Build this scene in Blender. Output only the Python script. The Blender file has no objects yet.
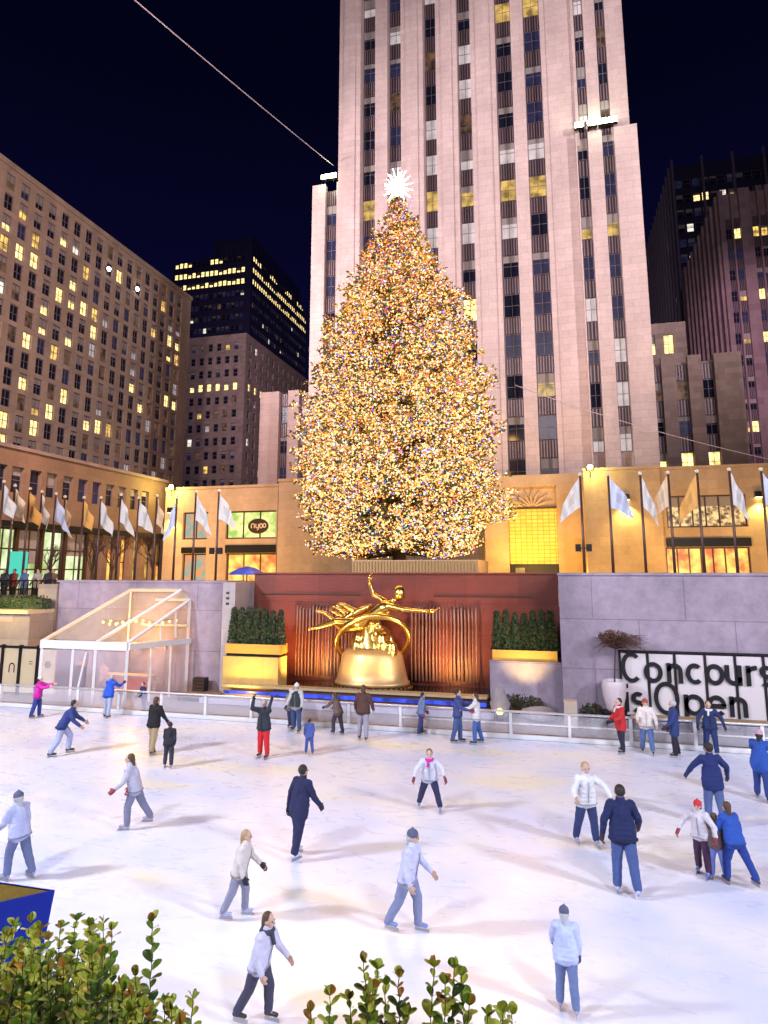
import bpy, math, random
import numpy as np
from mathutils import Vector, Matrix, Euler
random.seed(7); np.random.seed(7)
scn = bpy.context.scene
COL = scn.collection
R = math.radians

# ------------------------------------------------------------------ camera
F, PYC, PITCH, YAW, H = 650., 464., R(9.3), R(14.7), 5.7
cam = bpy.data.cameras.new('camera'); co = bpy.data.objects.new('camera', cam); COL.objects.link(co)
co.location = (0, 0, H); co.rotation_euler = (R(90) + PITCH, 0, YAW)
cam.sensor_fit = 'HORIZONTAL'; cam.sensor_width = 36; cam.lens = F / 768 * 36
cam.shift_y = -48 / 768; cam.clip_start = .05; cam.clip_end = 3000
scn.camera = co
_f = Vector((-math.sin(YAW) * math.cos(PITCH), math.cos(YAW) * math.cos(PITCH), math.sin(PITCH)))
_r = Vector((math.cos(YAW), math.sin(YAW), 0)); _u = _r.cross(_f)

def at(px, py, X=None, Y=None, Z=None):
    """the point of a wall plane (X= or Y=) or level (Z=) that was measured at this place of the photograph"""
    d = _f + _r * ((px - 384) / F) + _u * (-(py - PYC) / F)
    t = Y / d.y if Y is not None else X / d.x if X is not None else (Z - H) / d.z
    return Vector((t * d.x, t * d.y, H + t * d.z))

# ------------------------------------------------------------------ materials
MATS = {}
def srgb(c):
    return tuple(((v / 255) / 12.92 if v / 255 <= .04045 else ((v / 255 + .055) / 1.055) ** 2.4) for v in c)
def newmat(name):
    m = bpy.data.materials.new(name); m.use_nodes = True
    nt = m.node_tree; b = nt.nodes['Principled BSDF']
    return m, nt, b
def N(nt, t, **k):
    n = nt.nodes.new(t)
    for a, v in k.items():
        if a in n.inputs.keys() if isinstance(a, str) else False: n.inputs[a].default_value = v
        else: setattr(n, a, v)
    return n
def L(nt, a, b): nt.links.new(a, b)

def plain(name, col, rough=.6, metal=0., var=.12, scale=6., bump=.0, bscale=40, spec=.5, coat=0):
    """colour with a soft noise variation, optional bump"""
    if name in MATS: return MATS[name]
    m, nt, b = newmat(name)
    tc = N(nt, 'ShaderNodeTexCoord'); no = N(nt, 'ShaderNodeTexNoise'); no.inputs['Scale'].default_value = scale
    no.inputs['Detail'].default_value = 5
    L(nt, tc.outputs['Object'], no.inputs['Vector'])
    mx = N(nt, 'ShaderNodeMix'); mx.data_type = 'RGBA'
    mx.inputs[6].default_value = (*[v * (1 - var) for v in col], 1); mx.inputs[7].default_value = (*[min(1, v * (1 + var)) for v in col], 1)
    L(nt, no.outputs['Fac'], mx.inputs[0]); L(nt, mx.outputs[2], b.inputs['Base Color'])
    b.inputs['Roughness'].default_value = rough; b.inputs['Metallic'].default_value = metal
    b.inputs['Specular IOR Level'].default_value = spec; b.inputs['Coat Weight'].default_value = coat
    if bump:
        n2 = N(nt, 'ShaderNodeTexNoise'); n2.inputs['Scale'].default_value = bscale; L(nt, tc.outputs['Object'], n2.inputs['Vector'])
        bp = N(nt, 'ShaderNodeBump'); bp.inputs['Strength'].default_value = bump; bp.inputs['Distance'].default_value = .02
        L(nt, n2.outputs['Fac'], bp.inputs['Height']); L(nt, bp.outputs[0], b.inputs['Normal'])
    MATS[name] = m; return m

def stone(name, col, bw=1.6, bh=.75, mortar=.012, var=.16, mdark=.75, rough=.8, stain=.25):
    """coursed stone on any upright face, in world metres, with weather stains"""
    if name in MATS: return MATS[name]
    m, nt, b = newmat(name)
    g = N(nt, 'ShaderNodeNewGeometry'); s = N(nt, 'ShaderNodeSeparateXYZ'); L(nt, g.outputs['Position'], s.inputs[0])
    ad = N(nt, 'ShaderNodeMath', operation='ADD'); L(nt, s.outputs['X'], ad.inputs[0]); L(nt, s.outputs['Y'], ad.inputs[1])
    c = N(nt, 'ShaderNodeCombineXYZ'); L(nt, ad.outputs[0], c.inputs['X']); L(nt, s.outputs['Z'], c.inputs['Y'])
    br = N(nt, 'ShaderNodeTexBrick'); L(nt, c.outputs[0], br.inputs['Vector'])
    br.inputs['Scale'].default_value = 1; br.inputs['Brick Width'].default_value = bw; br.inputs['Row Height'].default_value = bh
    br.inputs['Mortar Size'].default_value = mortar; br.inputs['Mortar Smooth'].default_value = .3
    br.inputs['Color1'].default_value = (*[v * (1 - var) for v in col], 1)
    br.inputs['Color2'].default_value = (*[min(1, v * (1 + var)) for v in col], 1)
    br.inputs['Mortar'].default_value = (*[v * mdark for v in col], 1)
    no = N(nt, 'ShaderNodeTexNoise'); no.inputs['Scale'].default_value = .35; no.inputs['Detail'].default_value = 8
    mp = N(nt, 'ShaderNodeMapping'); mp.inputs['Scale'].default_value = (1, 1, .35); L(nt, g.outputs['Position'], mp.inputs[0]); L(nt, mp.outputs[0], no.inputs['Vector'])
    rp = N(nt, 'ShaderNodeMapRange'); rp.inputs[1].default_value = .3; rp.inputs[2].default_value = .75; rp.inputs[3].default_value = 1 + stain * .3; rp.inputs[4].default_value = 1 - stain
    L(nt, no.outputs['Fac'], rp.inputs[0])
    nf = N(nt, 'ShaderNodeTexNoise'); nf.inputs['Scale'].default_value = 2.3; nf.inputs['Detail'].default_value = 9; nf.inputs['Roughness'].default_value = .7; L(nt, g.outputs['Position'], nf.inputs['Vector'])
    rf = N(nt, 'ShaderNodeMapRange'); rf.inputs[1].default_value = .3; rf.inputs[2].default_value = .7; rf.inputs[3].default_value = 1 - stain * .45; rf.inputs[4].default_value = 1 + stain * .35; L(nt, nf.outputs['Fac'], rf.inputs[0])
    mm = N(nt, 'ShaderNodeMath', operation='MULTIPLY'); L(nt, rp.outputs[0], mm.inputs[0]); L(nt, rf.outputs[0], mm.inputs[1])
    mu = N(nt, 'ShaderNodeVectorMath', operation='SCALE'); L(nt, br.outputs['Color'], mu.inputs[0]); L(nt, mm.outputs[0], mu.inputs['Scale'])
    L(nt, mu.outputs[0], b.inputs['Base Color']); b.inputs['Roughness'].default_value = rough
    n2 = N(nt, 'ShaderNodeTexNoise'); n2.inputs['Scale'].default_value = 9; L(nt, g.outputs['Position'], n2.inputs['Vector'])
    bp = N(nt, 'ShaderNodeBump'); bp.inputs['Strength'].default_value = .25; bp.inputs['Distance'].default_value = .03
    L(nt, n2.outputs['Fac'], bp.inputs['Height']); L(nt, bp.outputs[0], b.inputs['Normal'])
    MATS[name] = m; return m

def emit(name, col, strength, noise=0., scale=1.5, col2=None, light=False, base=(.02, .02, .02)):
    if name in MATS: return MATS[name]
    m, nt, b = newmat(name)
    b.inputs['Base Color'].default_value = (*base, 1); b.inputs['Roughness'].default_value = .3
    b.inputs['Emission Color'].default_value = (*col, 1); b.inputs['Emission Strength'].default_value = strength
    if noise:
        g = N(nt, 'ShaderNodeNewGeometry'); no = N(nt, 'ShaderNodeTexNoise'); no.inputs['Scale'].default_value = scale; no.inputs['Detail'].default_value = 4
        L(nt, g.outputs['Position'], no.inputs['Vector'])
        rp = N(nt, 'ShaderNodeMapRange'); rp.inputs[1].default_value = .38; rp.inputs[2].default_value = .62
        L(nt, no.outputs['Fac'], rp.inputs[0])
        mx = N(nt, 'ShaderNodeMix'); mx.data_type = 'RGBA'; c2 = col2 or tuple(v * (1 - noise) for v in col)
        mx.inputs[6].default_value = (*c2, 1); mx.inputs[7].default_value = (*col, 1)
        L(nt, rp.outputs[0], mx.inputs[0]); L(nt, mx.outputs[2], b.inputs['Emission Color'])
    if not light: m.cycles.emission_sampling = 'NONE'
    MATS[name] = m; return m

def glassy(name, col=(.9, .95, 1), alpha=.25, rough=.05):
    if name in MATS: return MATS[name]
    m, nt, b = newmat(name)
    b.inputs['Base Color'].default_value = (*col, 1); b.inputs['Roughness'].default_value = rough; b.inputs['Alpha'].default_value = alpha
    MATS[name] = m; return m

# ------------------------------------------------------------------ mesh builder
class MB:
    def __init__(s): s.v = []; s.f = []; s.m = []; s.mats = []; s.smooth = False
    def mi(s, mat):
        if mat not in s.mats: s.mats.append(mat)
        return s.mats.index(mat)
    def add(s, vs, fs, mat):
        o = len(s.v); i = s.mi(mat); s.v += [tuple(v) for v in vs]
        s.f += [tuple(o + k for k in f) for f in fs]; s.m += [i] * len(fs); return s
    def box(s, x0, x1, y0, y1, z0, z1, mat, fr=None):
        vs = [Vector((x, y, z)) for z in (z0, z1) for y in (y0, y1) for x in (x0, x1)]
        if fr: vs = [fr(*v) for v in vs]
        return s.add(vs, [(0, 2, 3, 1), (4, 5, 7, 6), (0, 1, 5, 4), (1, 3, 7, 5), (3, 2, 6, 7), (2, 0, 4, 6)], mat)
    def quad(s, a, b, c, d, mat): return s.add([a, b, c, d], [(0, 1, 2, 3)], mat)
    def tube(s, pts, rad, mat, n=8, caps=True):
        pts = [Vector(p) for p in pts]; rs = rad if isinstance(rad, (list, tuple)) else [rad] * len(pts)
        vs = []; fs = []; t0 = None
        for i, p in enumerate(pts):
            t = (pts[min(i + 1, len(pts) - 1)] - pts[max(i - 1, 0)]).normalized()
            a = Vector((0, 0, 1)) if abs(t.z) < .9 else Vector((1, 0, 0))
            if t0 is not None: a = t0
            x = (a - t * a.dot(t)).normalized(); t0 = x; y = t.cross(x)
            for k in range(n):
                an = 2 * math.pi * k / n; vs.append(p + (x * math.cos(an) + y * math.sin(an)) * rs[i])
        for i in range(len(pts) - 1):
            for k in range(n):
                fs.append((i * n + k, i * n + (k + 1) % n, (i + 1) * n + (k + 1) % n, (i + 1) * n + k))
        if caps: fs.append(tuple(range(n))[::-1]); fs.append(tuple((len(pts) - 1) * n + k for k in range(n)))
        return s.add(vs, fs, mat)
    def lathe(s, prof, mat, c=(0, 0, 0), n=20, sx=1, sy=1):
        vs = []; fs = []
        for r, z in prof:
            for k in range(n):
                a = 2 * math.pi * k / n; vs.append((c[0] + r * sx * math.cos(a), c[1] + r * sy * math.sin(a), c[2] + z))
        for i in range(len(prof) - 1):
            for k in range(n): fs.append((i * n + k, i * n + (k + 1) % n, (i + 1) * n + (k + 1) % n, (i + 1) * n + k))
        fs.append(tuple(range(n))[::-1]); fs.append(tuple((len(prof) - 1) * n + k for k in range(n)))
        return s.add(vs, fs, mat)
    def ball(s, c, r, mat, n=12, sc=(1, 1, 1), rot=None):
        vs = []; fs = []; m = n // 2
        for i in range(m + 1):
            th = math.pi * i / m
            for k in range(n):
                a = 2 * math.pi * k / n
                v = Vector((r * sc[0] * math.sin(th) * math.cos(a), r * sc[1] * math.sin(th) * math.sin(a), -r * sc[2] * math.cos(th)))
                if rot: v = rot @ v
                vs.append(Vector(c) + v)
        for i in range(m):
            for k in range(n): fs.append((i * n + k, i * n + (k + 1) % n, (i + 1) * n + (k + 1) % n, (i + 1) * n + k))
        return s.add(vs, fs, mat)
    def capsule(s, a, b, ra, rb, mat, n=10):
        a = Vector(a); b = Vector(b); d = b - a; l = max(d.length, 1e-5); q = d.normalized().to_track_quat('Z', 'Y').to_matrix()
        prof = []
        for i in range(5):
            t = math.pi / 2 * i / 4; prof.append((max(ra * math.sin(t), 1e-4), -ra * math.cos(t)))
        for i in range(5):
            t = math.pi / 2 * i / 4; prof.append((max(rb * math.cos(t), 1e-4), l + rb * math.sin(t)))
        vs = []; fs = []
        for r, z in prof:
            for k in range(n):
                an = 2 * math.pi * k / n; vs.append(a + q @ Vector((r * math.cos(an), r * math.sin(an), z)))
        for i in range(len(prof) - 1):
            for k in range(n): fs.append((i * n + k, i * n + (k + 1) % n, (i + 1) * n + (k + 1) % n, (i + 1) * n + k))
        fs.append(tuple(range(n))[::-1]); fs.append(tuple((len(prof) - 1) * n + k for k in range(n)))
        return s.add(vs, fs, mat)
    def mesh(s, name, org=(0, 0, 0)):
        me = bpy.data.meshes.new(name)
        me.from_pydata([(v[0] - org[0], v[1] - org[1], v[2] - org[2]) for v in s.v], [], s.f)
        for m in s.mats: me.materials.append(m)
        me.polygons.foreach_set('material_index', s.m)
        if s.smooth: me.polygons.foreach_set('use_smooth', [True] * len(s.f))
        me.update(); return me
    def build(s, name, parent=None, smooth=False, bevel=0):
        """vertices are in world metres; a part is stored relative to its thing's base"""
        s.smooth = smooth
        org = Vector((0, 0, 0)); p = parent
        while p is not None: org += p.location; p = p.parent
        if parent is None and s.v:
            a = np.array(s.v); org = Vector(((a[:, 0].min() + a[:, 0].max()) / 2, (a[:, 1].min() + a[:, 1].max()) / 2, a[:, 2].min()))
        o = bpy.data.objects.new(name, s.mesh(name, org)); COL.objects.link(o)
        if parent is not None: o.parent = parent
        else: o.location = org
        if bevel:
            b = o.modifiers.new('Bevel', 'BEVEL'); b.width = bevel; b.segments = 2; b.limit_method = 'ANGLE'
        return o

def tag(o, label=None, cat=None, group=None, kind=None):
    if label: o['label'] = label
    if cat: o['category'] = cat
    if group: o['group'] = group
    if kind: o['kind'] = kind
    return o
def thing(name, loc, label, cat, group=None, rz=0):
    o = bpy.data.objects.new(name, None); COL.objects.link(o); o.location = loc; o.rotation_euler.z = rz
    return tag(o, label, cat, group)
def struct(b, name, **k):
    return tag(b.build(name, **k), name.replace('_', ' '), None, None, 'structure')
def inst(name, me, parent, loc, rz=0):
    o = bpy.data.objects.new(name, me); COL.objects.link(o); o.parent = parent; o.location = loc; o.rotation_euler.z = rz; return o

def lamp(kind, name, loc, energy, col, target=None, size=.3, spot=60, blend=.5):
    l = bpy.data.lights.new(name, kind); l.energy = energy; l.color = col
    o = bpy.data.objects.new(name, l); COL.objects.link(o); o.location = loc
    if kind == 'AREA': l.size = size
    elif kind in ('POINT', 'SPOT'): l.shadow_soft_size = size
    if kind == 'SPOT': l.spot_size = R(spot); l.spot_blend = blend
    if target is not None:
        d = Vector(target) - Vector(loc); o.rotation_euler = d.to_track_quat('-Z', 'Y').to_euler()
    return o

# ------------------------------------------------------------------ world: a clear navy night sky over the city
w = bpy.data.worlds.new('World'); scn.world = w; w.use_nodes = True
nt = w.node_tree; bg = nt.nodes['Background']
tc = N(nt, 'ShaderNodeTexCoord'); sp = N(nt, 'ShaderNodeSeparateXYZ'); L(nt, tc.outputs['Generated'], sp.inputs[0])
cr = N(nt, 'ShaderNodeValToRGB'); L(nt, sp.outputs['Z'], cr.inputs[0]); L(nt, cr.outputs[0], bg.inputs['Color'])
e = cr.color_ramp.elements; e[0].position = 0; e[0].color = (.010, .008, .045, 1); e[1].position = .62; e[1].color = (.0010, .0010, .0085, 1)
x = e.new(.3); x.color = (.0028, .0028, .025, 1)
bg.inputs['Strength'].default_value = 1.0

# palette
LIME = stone('limestone', (.56, .44, .445), 1.7, .85, .022, var=.06, mdark=.72, stain=.2)
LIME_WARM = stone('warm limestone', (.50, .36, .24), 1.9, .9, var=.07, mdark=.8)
LIME_DARK = stone('brown limestone', (.30, .215, .20), 1.4, .7)
CONC = stone('cast concrete', (.38, .31, .39), 3.4, 1.9, .022, .07, .66, .75, .5)
GRAN = stone('red granite', (.19, .045, .030), 2.4, 1.4, .012, .12, .6, .35, .2)
BLACKM = plain('black metal', (.02, .02, .022), .4, .6)
BRONZE = plain('bronze metal', (.10, .06, .04), .4, .7)
WHITEP = plain('white paint', (.78, .78, .80), .35, var=.05)
GREYP = plain('grey paving', (.30, .27, .27), .8, var=.25, scale=3, bump=.2)
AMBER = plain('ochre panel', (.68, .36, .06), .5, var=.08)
GLASS_D = plain('dark window glass', (.012, .013, .03), .08, var=.3, scale=.8)
WFRAME = plain('window frame', (.16, .14, .17), .5)
SPAND = plain('fluted aluminium', (.050, .034, .045), .45, .35, var=.15)
ROOFM = plain('roof gravel', (.12, .11, .11), .9)

# ------------------------------------------------------------------ windows and facades
WIN = {
 'dark': [GLASS_D],
 'blue': [emit('blue dusk window', (.03, .035, .12), .35, .7, 1.2, base=(.02, .02, .05))],
 'dim': [emit('dim window', (.35, .17, .08), .5, .9, 1.1)],
 'warm': [emit('warm window', (1, .62, .16), 1.5, .75, .9)],
 'yellow': [emit('yellow window', (1, .74, .28), 2.6, .6, 1.3)],
 'white': [emit('white window', (1, .93, .78), 1.25, .55, 1.0)],
 'blind': [emit('blind window', (.55, .50, .52), .62, .4, 1.0, base=(.4, .38, .38))],
 'ochre': [emit('ochre window', (.95, .60, .16), .95, .75, .8)],
}
def window_geo(b, w, h, pane, fr, nx=2, nz=2, frame=WFRAME, t=.05):
    """window in a u,d,z frame: opening from 0..w, 0..h; pane a little behind its frame and bars"""
    b.quad(fr(0, .06, 0), fr(w, .06, 0), fr(w, .06, h), fr(0, .06, h), pane)
    for (a, c, d, e_) in ((0, w, 0, t), (0, w, h - t, h), (0, t, t, h - t), (w - t, w, t, h - t)):
        b.box(a, c, 0, .059, d, e_, frame, fr)
    if h > 1.5 and random.random() < .45:
        hb = h * random.choice([.22, .3, .4, .55]); b.box(t, w - t, .05, .0585, h - t - hb, h - t - .002, BLINDM, fr)
    for i in range(1, nx): b.box(w * i / nx - t / 2, w * i / nx + t / 2, .004, .058, t, h - t, frame, fr)
    for i in range(1, nz): b.box(t, w - t, .008, .055, h * i / nz - t / 2, h * i / nz + t / 2, frame, fr)
BLINDM = plain('roller blind', (.30, .27, .27), .8)
_wc = {}
def facade_windows(parent, org, U, Nn, items, nx=2, nz=2, limit=100, frame=WFRAME, t=.05, name='window'):
    """items = (u, z, w, h, variant, depth). The 100 nearest the camera are parts of their own, the rest one part."""
    org = Vector(org); U = Vector(U); Nn = Vector(Nn); ang = math.atan2(U.y, U.x)
    P = lambda it: org + U * it[0] + Nn * it[5] + Vector((0, 0, it[1]))
    items = sorted(items, key=lambda it: (P(it) - co.location).length)
    base = parent.location
    for it in items[:limit]:
        key = (random.randint(0, 4), round(it[2], 2), round(it[3], 2), it[4], nx, nz, t, frame.name, U.cross(Nn).z > 0)
        if key not in _wc:
            b = MB(); sgn = 1 if U.cross(Nn).z > 0 else -1
            window_geo(b, it[2], it[3], random.choice(WIN[it[4]]), lambda u, d, z: Vector((u, d * sgn, z)), nx, nz, frame, t)
            _wc[key] = b.mesh(name)
        inst(name, _wc[key], parent, P(it) - base, ang)
    rest = items[limit:]
    if rest:
        b = MB()
        for it in rest:
            o = P(it)
            window_geo(b, it[2], it[3], random.choice(WIN[it[4]]), lambda u, d, z: o + U * u + Nn * d + Vector((0, 0, z)), nx, nz, frame, t)
        tag(b.build('more_windows', parent), kind='stuff')

def punched(b, org, U, Nn, W, z0, z1, cols, rows, mat, depth=.35, back=True):
    """a wall with real openings: cols = [(u0,u1)], rows = [(z0,z1)]"""
    org = Vector(org); U = Vector(U); Nn = Vector(Nn)
    fr = lambda u, d, z: org + U * u + Nn * d + Vector((0, 0, z))
    zs = z0
    for (a, c) in rows:
        b.box(0, W, 0, depth, zs, a, mat, fr)
        us = 0
        for (p, q) in cols: b.box(us, p, 0, depth, a, c, mat, fr); us = q
        b.box(us, W, 0, depth, a, c, mat, fr); zs = c
    b.box(0, W, 0, depth, zs, z1, mat, fr)

def pick(ws):
    r = random.random() * sum(v for _, v in ws)
    for k, v in ws:
        r -= v
        if r <= 0: return k
    return ws[0][0]

XP, YP = (1, 0, 0), (0, 1, 0)

# ================================================================== SETTING: ice, concourse, plaza, streets
ice_m, nt, b_ = newmat('rink ice')
g = N(nt, 'ShaderNodeNewGeometry'); n1 = N(nt, 'ShaderNodeTexNoise'); n1.inputs['Scale'].default_value = .35; n1.inputs['Detail'].default_value = 6
L(nt, g.outputs['Position'], n1.inputs['Vector'])
mp = N(nt, 'ShaderNodeMapping'); mp.inputs['Scale'].default_value = (.6, 1.5, 1); mp.inputs['Rotation'].default_value = (0, 0, R(9)); L(nt, g.outputs['Position'], mp.inputs[0])
n2 = N(nt, 'ShaderNodeTexNoise'); n2.inputs['Scale'].default_value = 2.2; n2.inputs['Detail'].default_value = 9; n2.inputs['Distortion'].default_value = 1.5; L(nt, mp.outputs[0], n2.inputs['Vector'])
rp = N(nt, 'ShaderNodeValToRGB'); L(nt, n1.outputs['Fac'], rp.inputs[0])
rp.color_ramp.elements[0].position = .38; rp.color_ramp.elements[0].color = (.72, .76, .98, 1); rp.color_ramp.elements[1].position = .62; rp.color_ramp.elements[1].color = (.93, .90, .93, 1)
rp2 = N(nt, 'ShaderNodeMapRange'); rp2.inputs[1].default_value = .35; rp2.inputs[2].default_value = .6; rp2.inputs[3].default_value = .975; rp2.inputs[4].default_value = 1.0
L(nt, n2.outputs['Fac'], rp2.inputs[0])
mu = N(nt, 'ShaderNodeVectorMath', operation='SCALE'); L(nt, rp.outputs[0], mu.inputs[0]); L(nt, rp2.outputs[0], mu.inputs['Scale'])
n4 = N(nt, 'ShaderNodeTexNoise'); n4.inputs['Scale'].default_value = .9; n4.inputs['Detail'].default_value = 3; n4.inputs['Distortion'].default_value = 2.2
mp4 = N(nt, 'ShaderNodeMapping'); mp4.inputs['Scale'].default_value = (.55, 1.4, 1); L(nt, g.outputs['Position'], mp4.inputs[0]); L(nt, mp4.outputs[0], n4.inputs['Vector'])
sb4 = N(nt, 'ShaderNodeMath', operation='SUBTRACT'); L(nt, n4.outputs['Fac'], sb4.inputs[0]); sb4.inputs[1].default_value = .5
fr4 = N(nt, 'ShaderNodeMath', operation='PINGPONG'); L(nt, sb4.outputs[0], fr4.inputs[0]); fr4.inputs[1].default_value = .05
tr4 = N(nt, 'ShaderNodeMapRange'); tr4.inputs[1].default_value = 0; tr4.inputs[2].default_value = .0022; tr4.inputs[3].default_value = .94; tr4.inputs[4].default_value = 1; L(nt, fr4.outputs[0], tr4.inputs[0])
mu4 = N(nt, 'ShaderNodeVectorMath', operation='SCALE'); L(nt, mu.outputs[0], mu4.inputs[0]); L(nt, tr4.outputs[0], mu4.inputs['Scale'])
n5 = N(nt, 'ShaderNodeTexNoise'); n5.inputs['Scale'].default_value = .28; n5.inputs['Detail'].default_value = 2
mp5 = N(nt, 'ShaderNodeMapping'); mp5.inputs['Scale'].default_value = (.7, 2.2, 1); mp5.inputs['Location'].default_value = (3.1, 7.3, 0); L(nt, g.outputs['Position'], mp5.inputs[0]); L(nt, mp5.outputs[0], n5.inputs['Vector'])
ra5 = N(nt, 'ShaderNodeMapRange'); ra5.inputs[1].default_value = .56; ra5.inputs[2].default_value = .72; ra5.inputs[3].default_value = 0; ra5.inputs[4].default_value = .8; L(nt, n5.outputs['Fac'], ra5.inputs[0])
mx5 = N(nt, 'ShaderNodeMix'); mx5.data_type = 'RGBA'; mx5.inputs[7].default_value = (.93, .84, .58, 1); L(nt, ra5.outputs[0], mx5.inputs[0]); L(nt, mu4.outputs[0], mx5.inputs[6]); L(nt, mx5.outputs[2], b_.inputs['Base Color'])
r3 = N(nt, 'ShaderNodeMapRange'); r3.inputs[3].default_value = .18; r3.inputs[4].default_value = .42; L(nt, n2.outputs['Fac'], r3.inputs[0]); L(nt, r3.outputs[0], b_.inputs['Roughness'])
bp = N(nt, 'ShaderNodeBump'); bp.inputs['Strength'].default_value = .12; bp.inputs['Distance'].default_value = .01; L(nt, n2.outputs['Fac'], bp.inputs['Height']); L(nt, bp.outputs[0], b_.inputs['Normal'])

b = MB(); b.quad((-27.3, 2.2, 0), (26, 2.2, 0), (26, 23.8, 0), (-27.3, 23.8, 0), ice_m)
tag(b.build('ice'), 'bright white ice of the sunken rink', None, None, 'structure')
b = MB(); b.quad((-40, -8, -.03), (40, -8, -.03), (40, 32, -.03), (-40, 32, -.03), GREYP)
struct(b, 'concourse_floor')
PLZ = 4.1
b = MB()
b.quad((-400, 30.62, PLZ), (400, 30.62, PLZ), (400, 700, PLZ), (-400, 700, PLZ), GREYP)
b.quad((-400, -300, PLZ), (-27.4, -300, PLZ), (-27.4, 30.62, PLZ), (-400, 30.62, PLZ), GREYP)
b.quad((26.2, -300, PLZ), (400, -300, PLZ), (400, 30.62, PLZ), (26.2, 30.62, PLZ), GREYP)
b.quad((-27.4, -300, PLZ), (26.2, -300, PLZ), (26.2, .2, PLZ), (-27.4, .2, PLZ), GREYP)
struct(b, 'plaza_ground')

# ================================================================== RINK WALLS
lw = thing('concrete_wall', (-19.7, 28.8, 0), 'plain pale concrete retaining wall behind the glass pavilion', 'wall')
b = MB(); b.box(-24.9, -15.4, 28.8, 30.6, 0, 5.1, CONC); b.build('wall', lw)
b = MB(); b.box(-25.0, -15.3, 28.74, 30.6, 5.104, 5.2, CONC); b.build('coping', lw)
b = MB(); b.box(-15.39, -14.75, 28.5, 30.5, 0, 5.14, stone('pale pier stone', (.55, .48, .50), 3, 3)); b.build('pier', lw)
b = MB()
for zz in (4.1, 4.35, 4.6): b.box(-15.2, -15.05, 28.47, 28.497, zz, zz + .1, BRONZE)
b.build('vent', lw)
rw = thing('concrete_wall', (10, 27.6, 0), 'lavender lit concrete retaining wall behind the lettered panels', 'wall')
b = MB(); b.box(.04, 24, 27.6, 30.6, 0, 5.5, CONC); b.build('wall', rw)
b = MB(); b.box(0, 24, 27.52, 30.6, 5.504, 5.6, CONC); b.build('coping', rw)
b = MB(); b.box(-2.9, .03, 28.6, 30.3, 0, 1.95, CONC); b.build('plinth', rw)

fw = thing('fountain_wall', (-7.4, 30.5, 0), 'red granite fountain wall behind the gilded statue', 'fountain')
b = MB(); b.box(-14.74, .02, 30.5, 31.0, 0, 5.52, GRAN); b.build('wall', fw)
b = MB(); b.box(-14.74, .02, 30.38, 31.0, 5.524, 5.6, GRAN); b.build('coping', fw)
RIBW = plain('falling water', (.30, .18, .13), .35, var=.25, scale=4)
for (x0, x1) in ((-12.3, -9.3), (-6.6, -3.3)):
    nn = int((x1 - x0) / .165)
    for i in range(nn):
        xx = x0 + .165 * i + random.uniform(-.02, .02)
        r_ = random.uniform(.025, .05); t_ = random.uniform(-.06, .06)
        b = MB(); b.tube([(xx, 30.46, 3.9 + t_), (xx, 30.36, 4.02 + t_), (xx, 30.27, 3.9 + t_), (xx + .01, 30.24, 3.2), (xx - .01, 30.22, 2), (xx, 30.2, .75)], [r_ * .6, r_, r_, r_ * .9, r_ * .8, r_ * 1.2], RIBW, 6)
        b.build('water_jet', fw, smooth=True)
b = MB(); b.box(-14.3, -9.2, 30.43, 30.498, 4.53, 4.58, BRONZE); b.box(-5.6, -1.2, 30.43, 30.498, 4.50, 4.55, BRONZE); b.build('bronze_rail', fw)

pool = thing('fountain_basin', (-8.6, 28.6, 0), 'dark stone fountain pool with a blue lit front edge', 'pool')
DARKST = stone('dark wet stone', (.10, .065, .06), 2, .5, rough=.3)
b = MB(); b.box(-12.2, -2.95, 27.45, 27.8, 0, .60, DARKST); b.box(-12.2, -2.95, 27.8, 30.2, 0, .30, DARKST); b.build('basin', pool)
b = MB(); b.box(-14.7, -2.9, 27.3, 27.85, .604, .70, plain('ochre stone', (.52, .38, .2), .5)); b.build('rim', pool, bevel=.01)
b = MB(); b.box(-14.6, -2.95, 27.40, 27.447, .30, .44, emit('blue light strip', (.03, .08, .9), 1.6, .8, 3)); b.build('light_strip', pool)
b = MB(); b.quad((-12.18, 27.8, .55), (-2.96, 27.8, .55), (-2.96, 30.2, .55), (-12.18, 30.2, .55), plain('dark water', (.02, .012, .01), .06, bump=.5, bscale=6)); b.build('water', pool)
b = MB(); b.box(-15.3, -2.6, 26.6, 27.3, 0, .22, plain('lavender step stone', (.50, .46, .58), .6)); b.build('step', pool)

# planters with evergreens
EVG = plain('dark evergreen', (.025, .055, .022), .7, var=.5, scale=12)
EVG2 = plain('dry evergreen', (.09, .085, .03), .7, var=.4, scale=12)
def leaves(b, c, rx, ry, rz, n, size, mats, up=.3):
    for _ in range(n):
        while True:
            p = Vector((random.uniform(-1, 1), random.uniform(-1, 1), random.uniform(-1, 1)))
            if p.length < 1: break
        p = Vector((c[0] + p.x * rx, c[1] + p.y * ry, c[2] + p.z * rz))
        a = Vector((random.gauss(0, 1), random.gauss(0, 1), random.gauss(up, 1))).normalized(); s = size * random.uniform(.6, 1.3)
        q = a.orthogonal().normalized() * s * .35
        b.add([p - a * s * .5, p + q, p + a * s * .5, p - q], [(0, 1, 2, 3)], random.choice(mats))
def cypress(px, x, y, z, h, label):
    t = thing('columnar_evergreen', (x, y, z), label, 'shrub', 'clipped evergreens in the fountain planters')
    b = MB(); b.tube([(x, y, z), (x, y, z + h * .8)], [.03, .01], BRONZE, 5); b.build('stem', t)
    b = MB()
    for k in range(9):
        f = k / 8; leaves(b, (x, y, z + .1 + f * (h - .2)), .27 * (1.1 - f * .62), .3 * (1.1 - f * .62), h / 10, 110, .13, [EVG, EVG, EVG2], 1.5)
    b.build('foliage', t)
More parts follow.
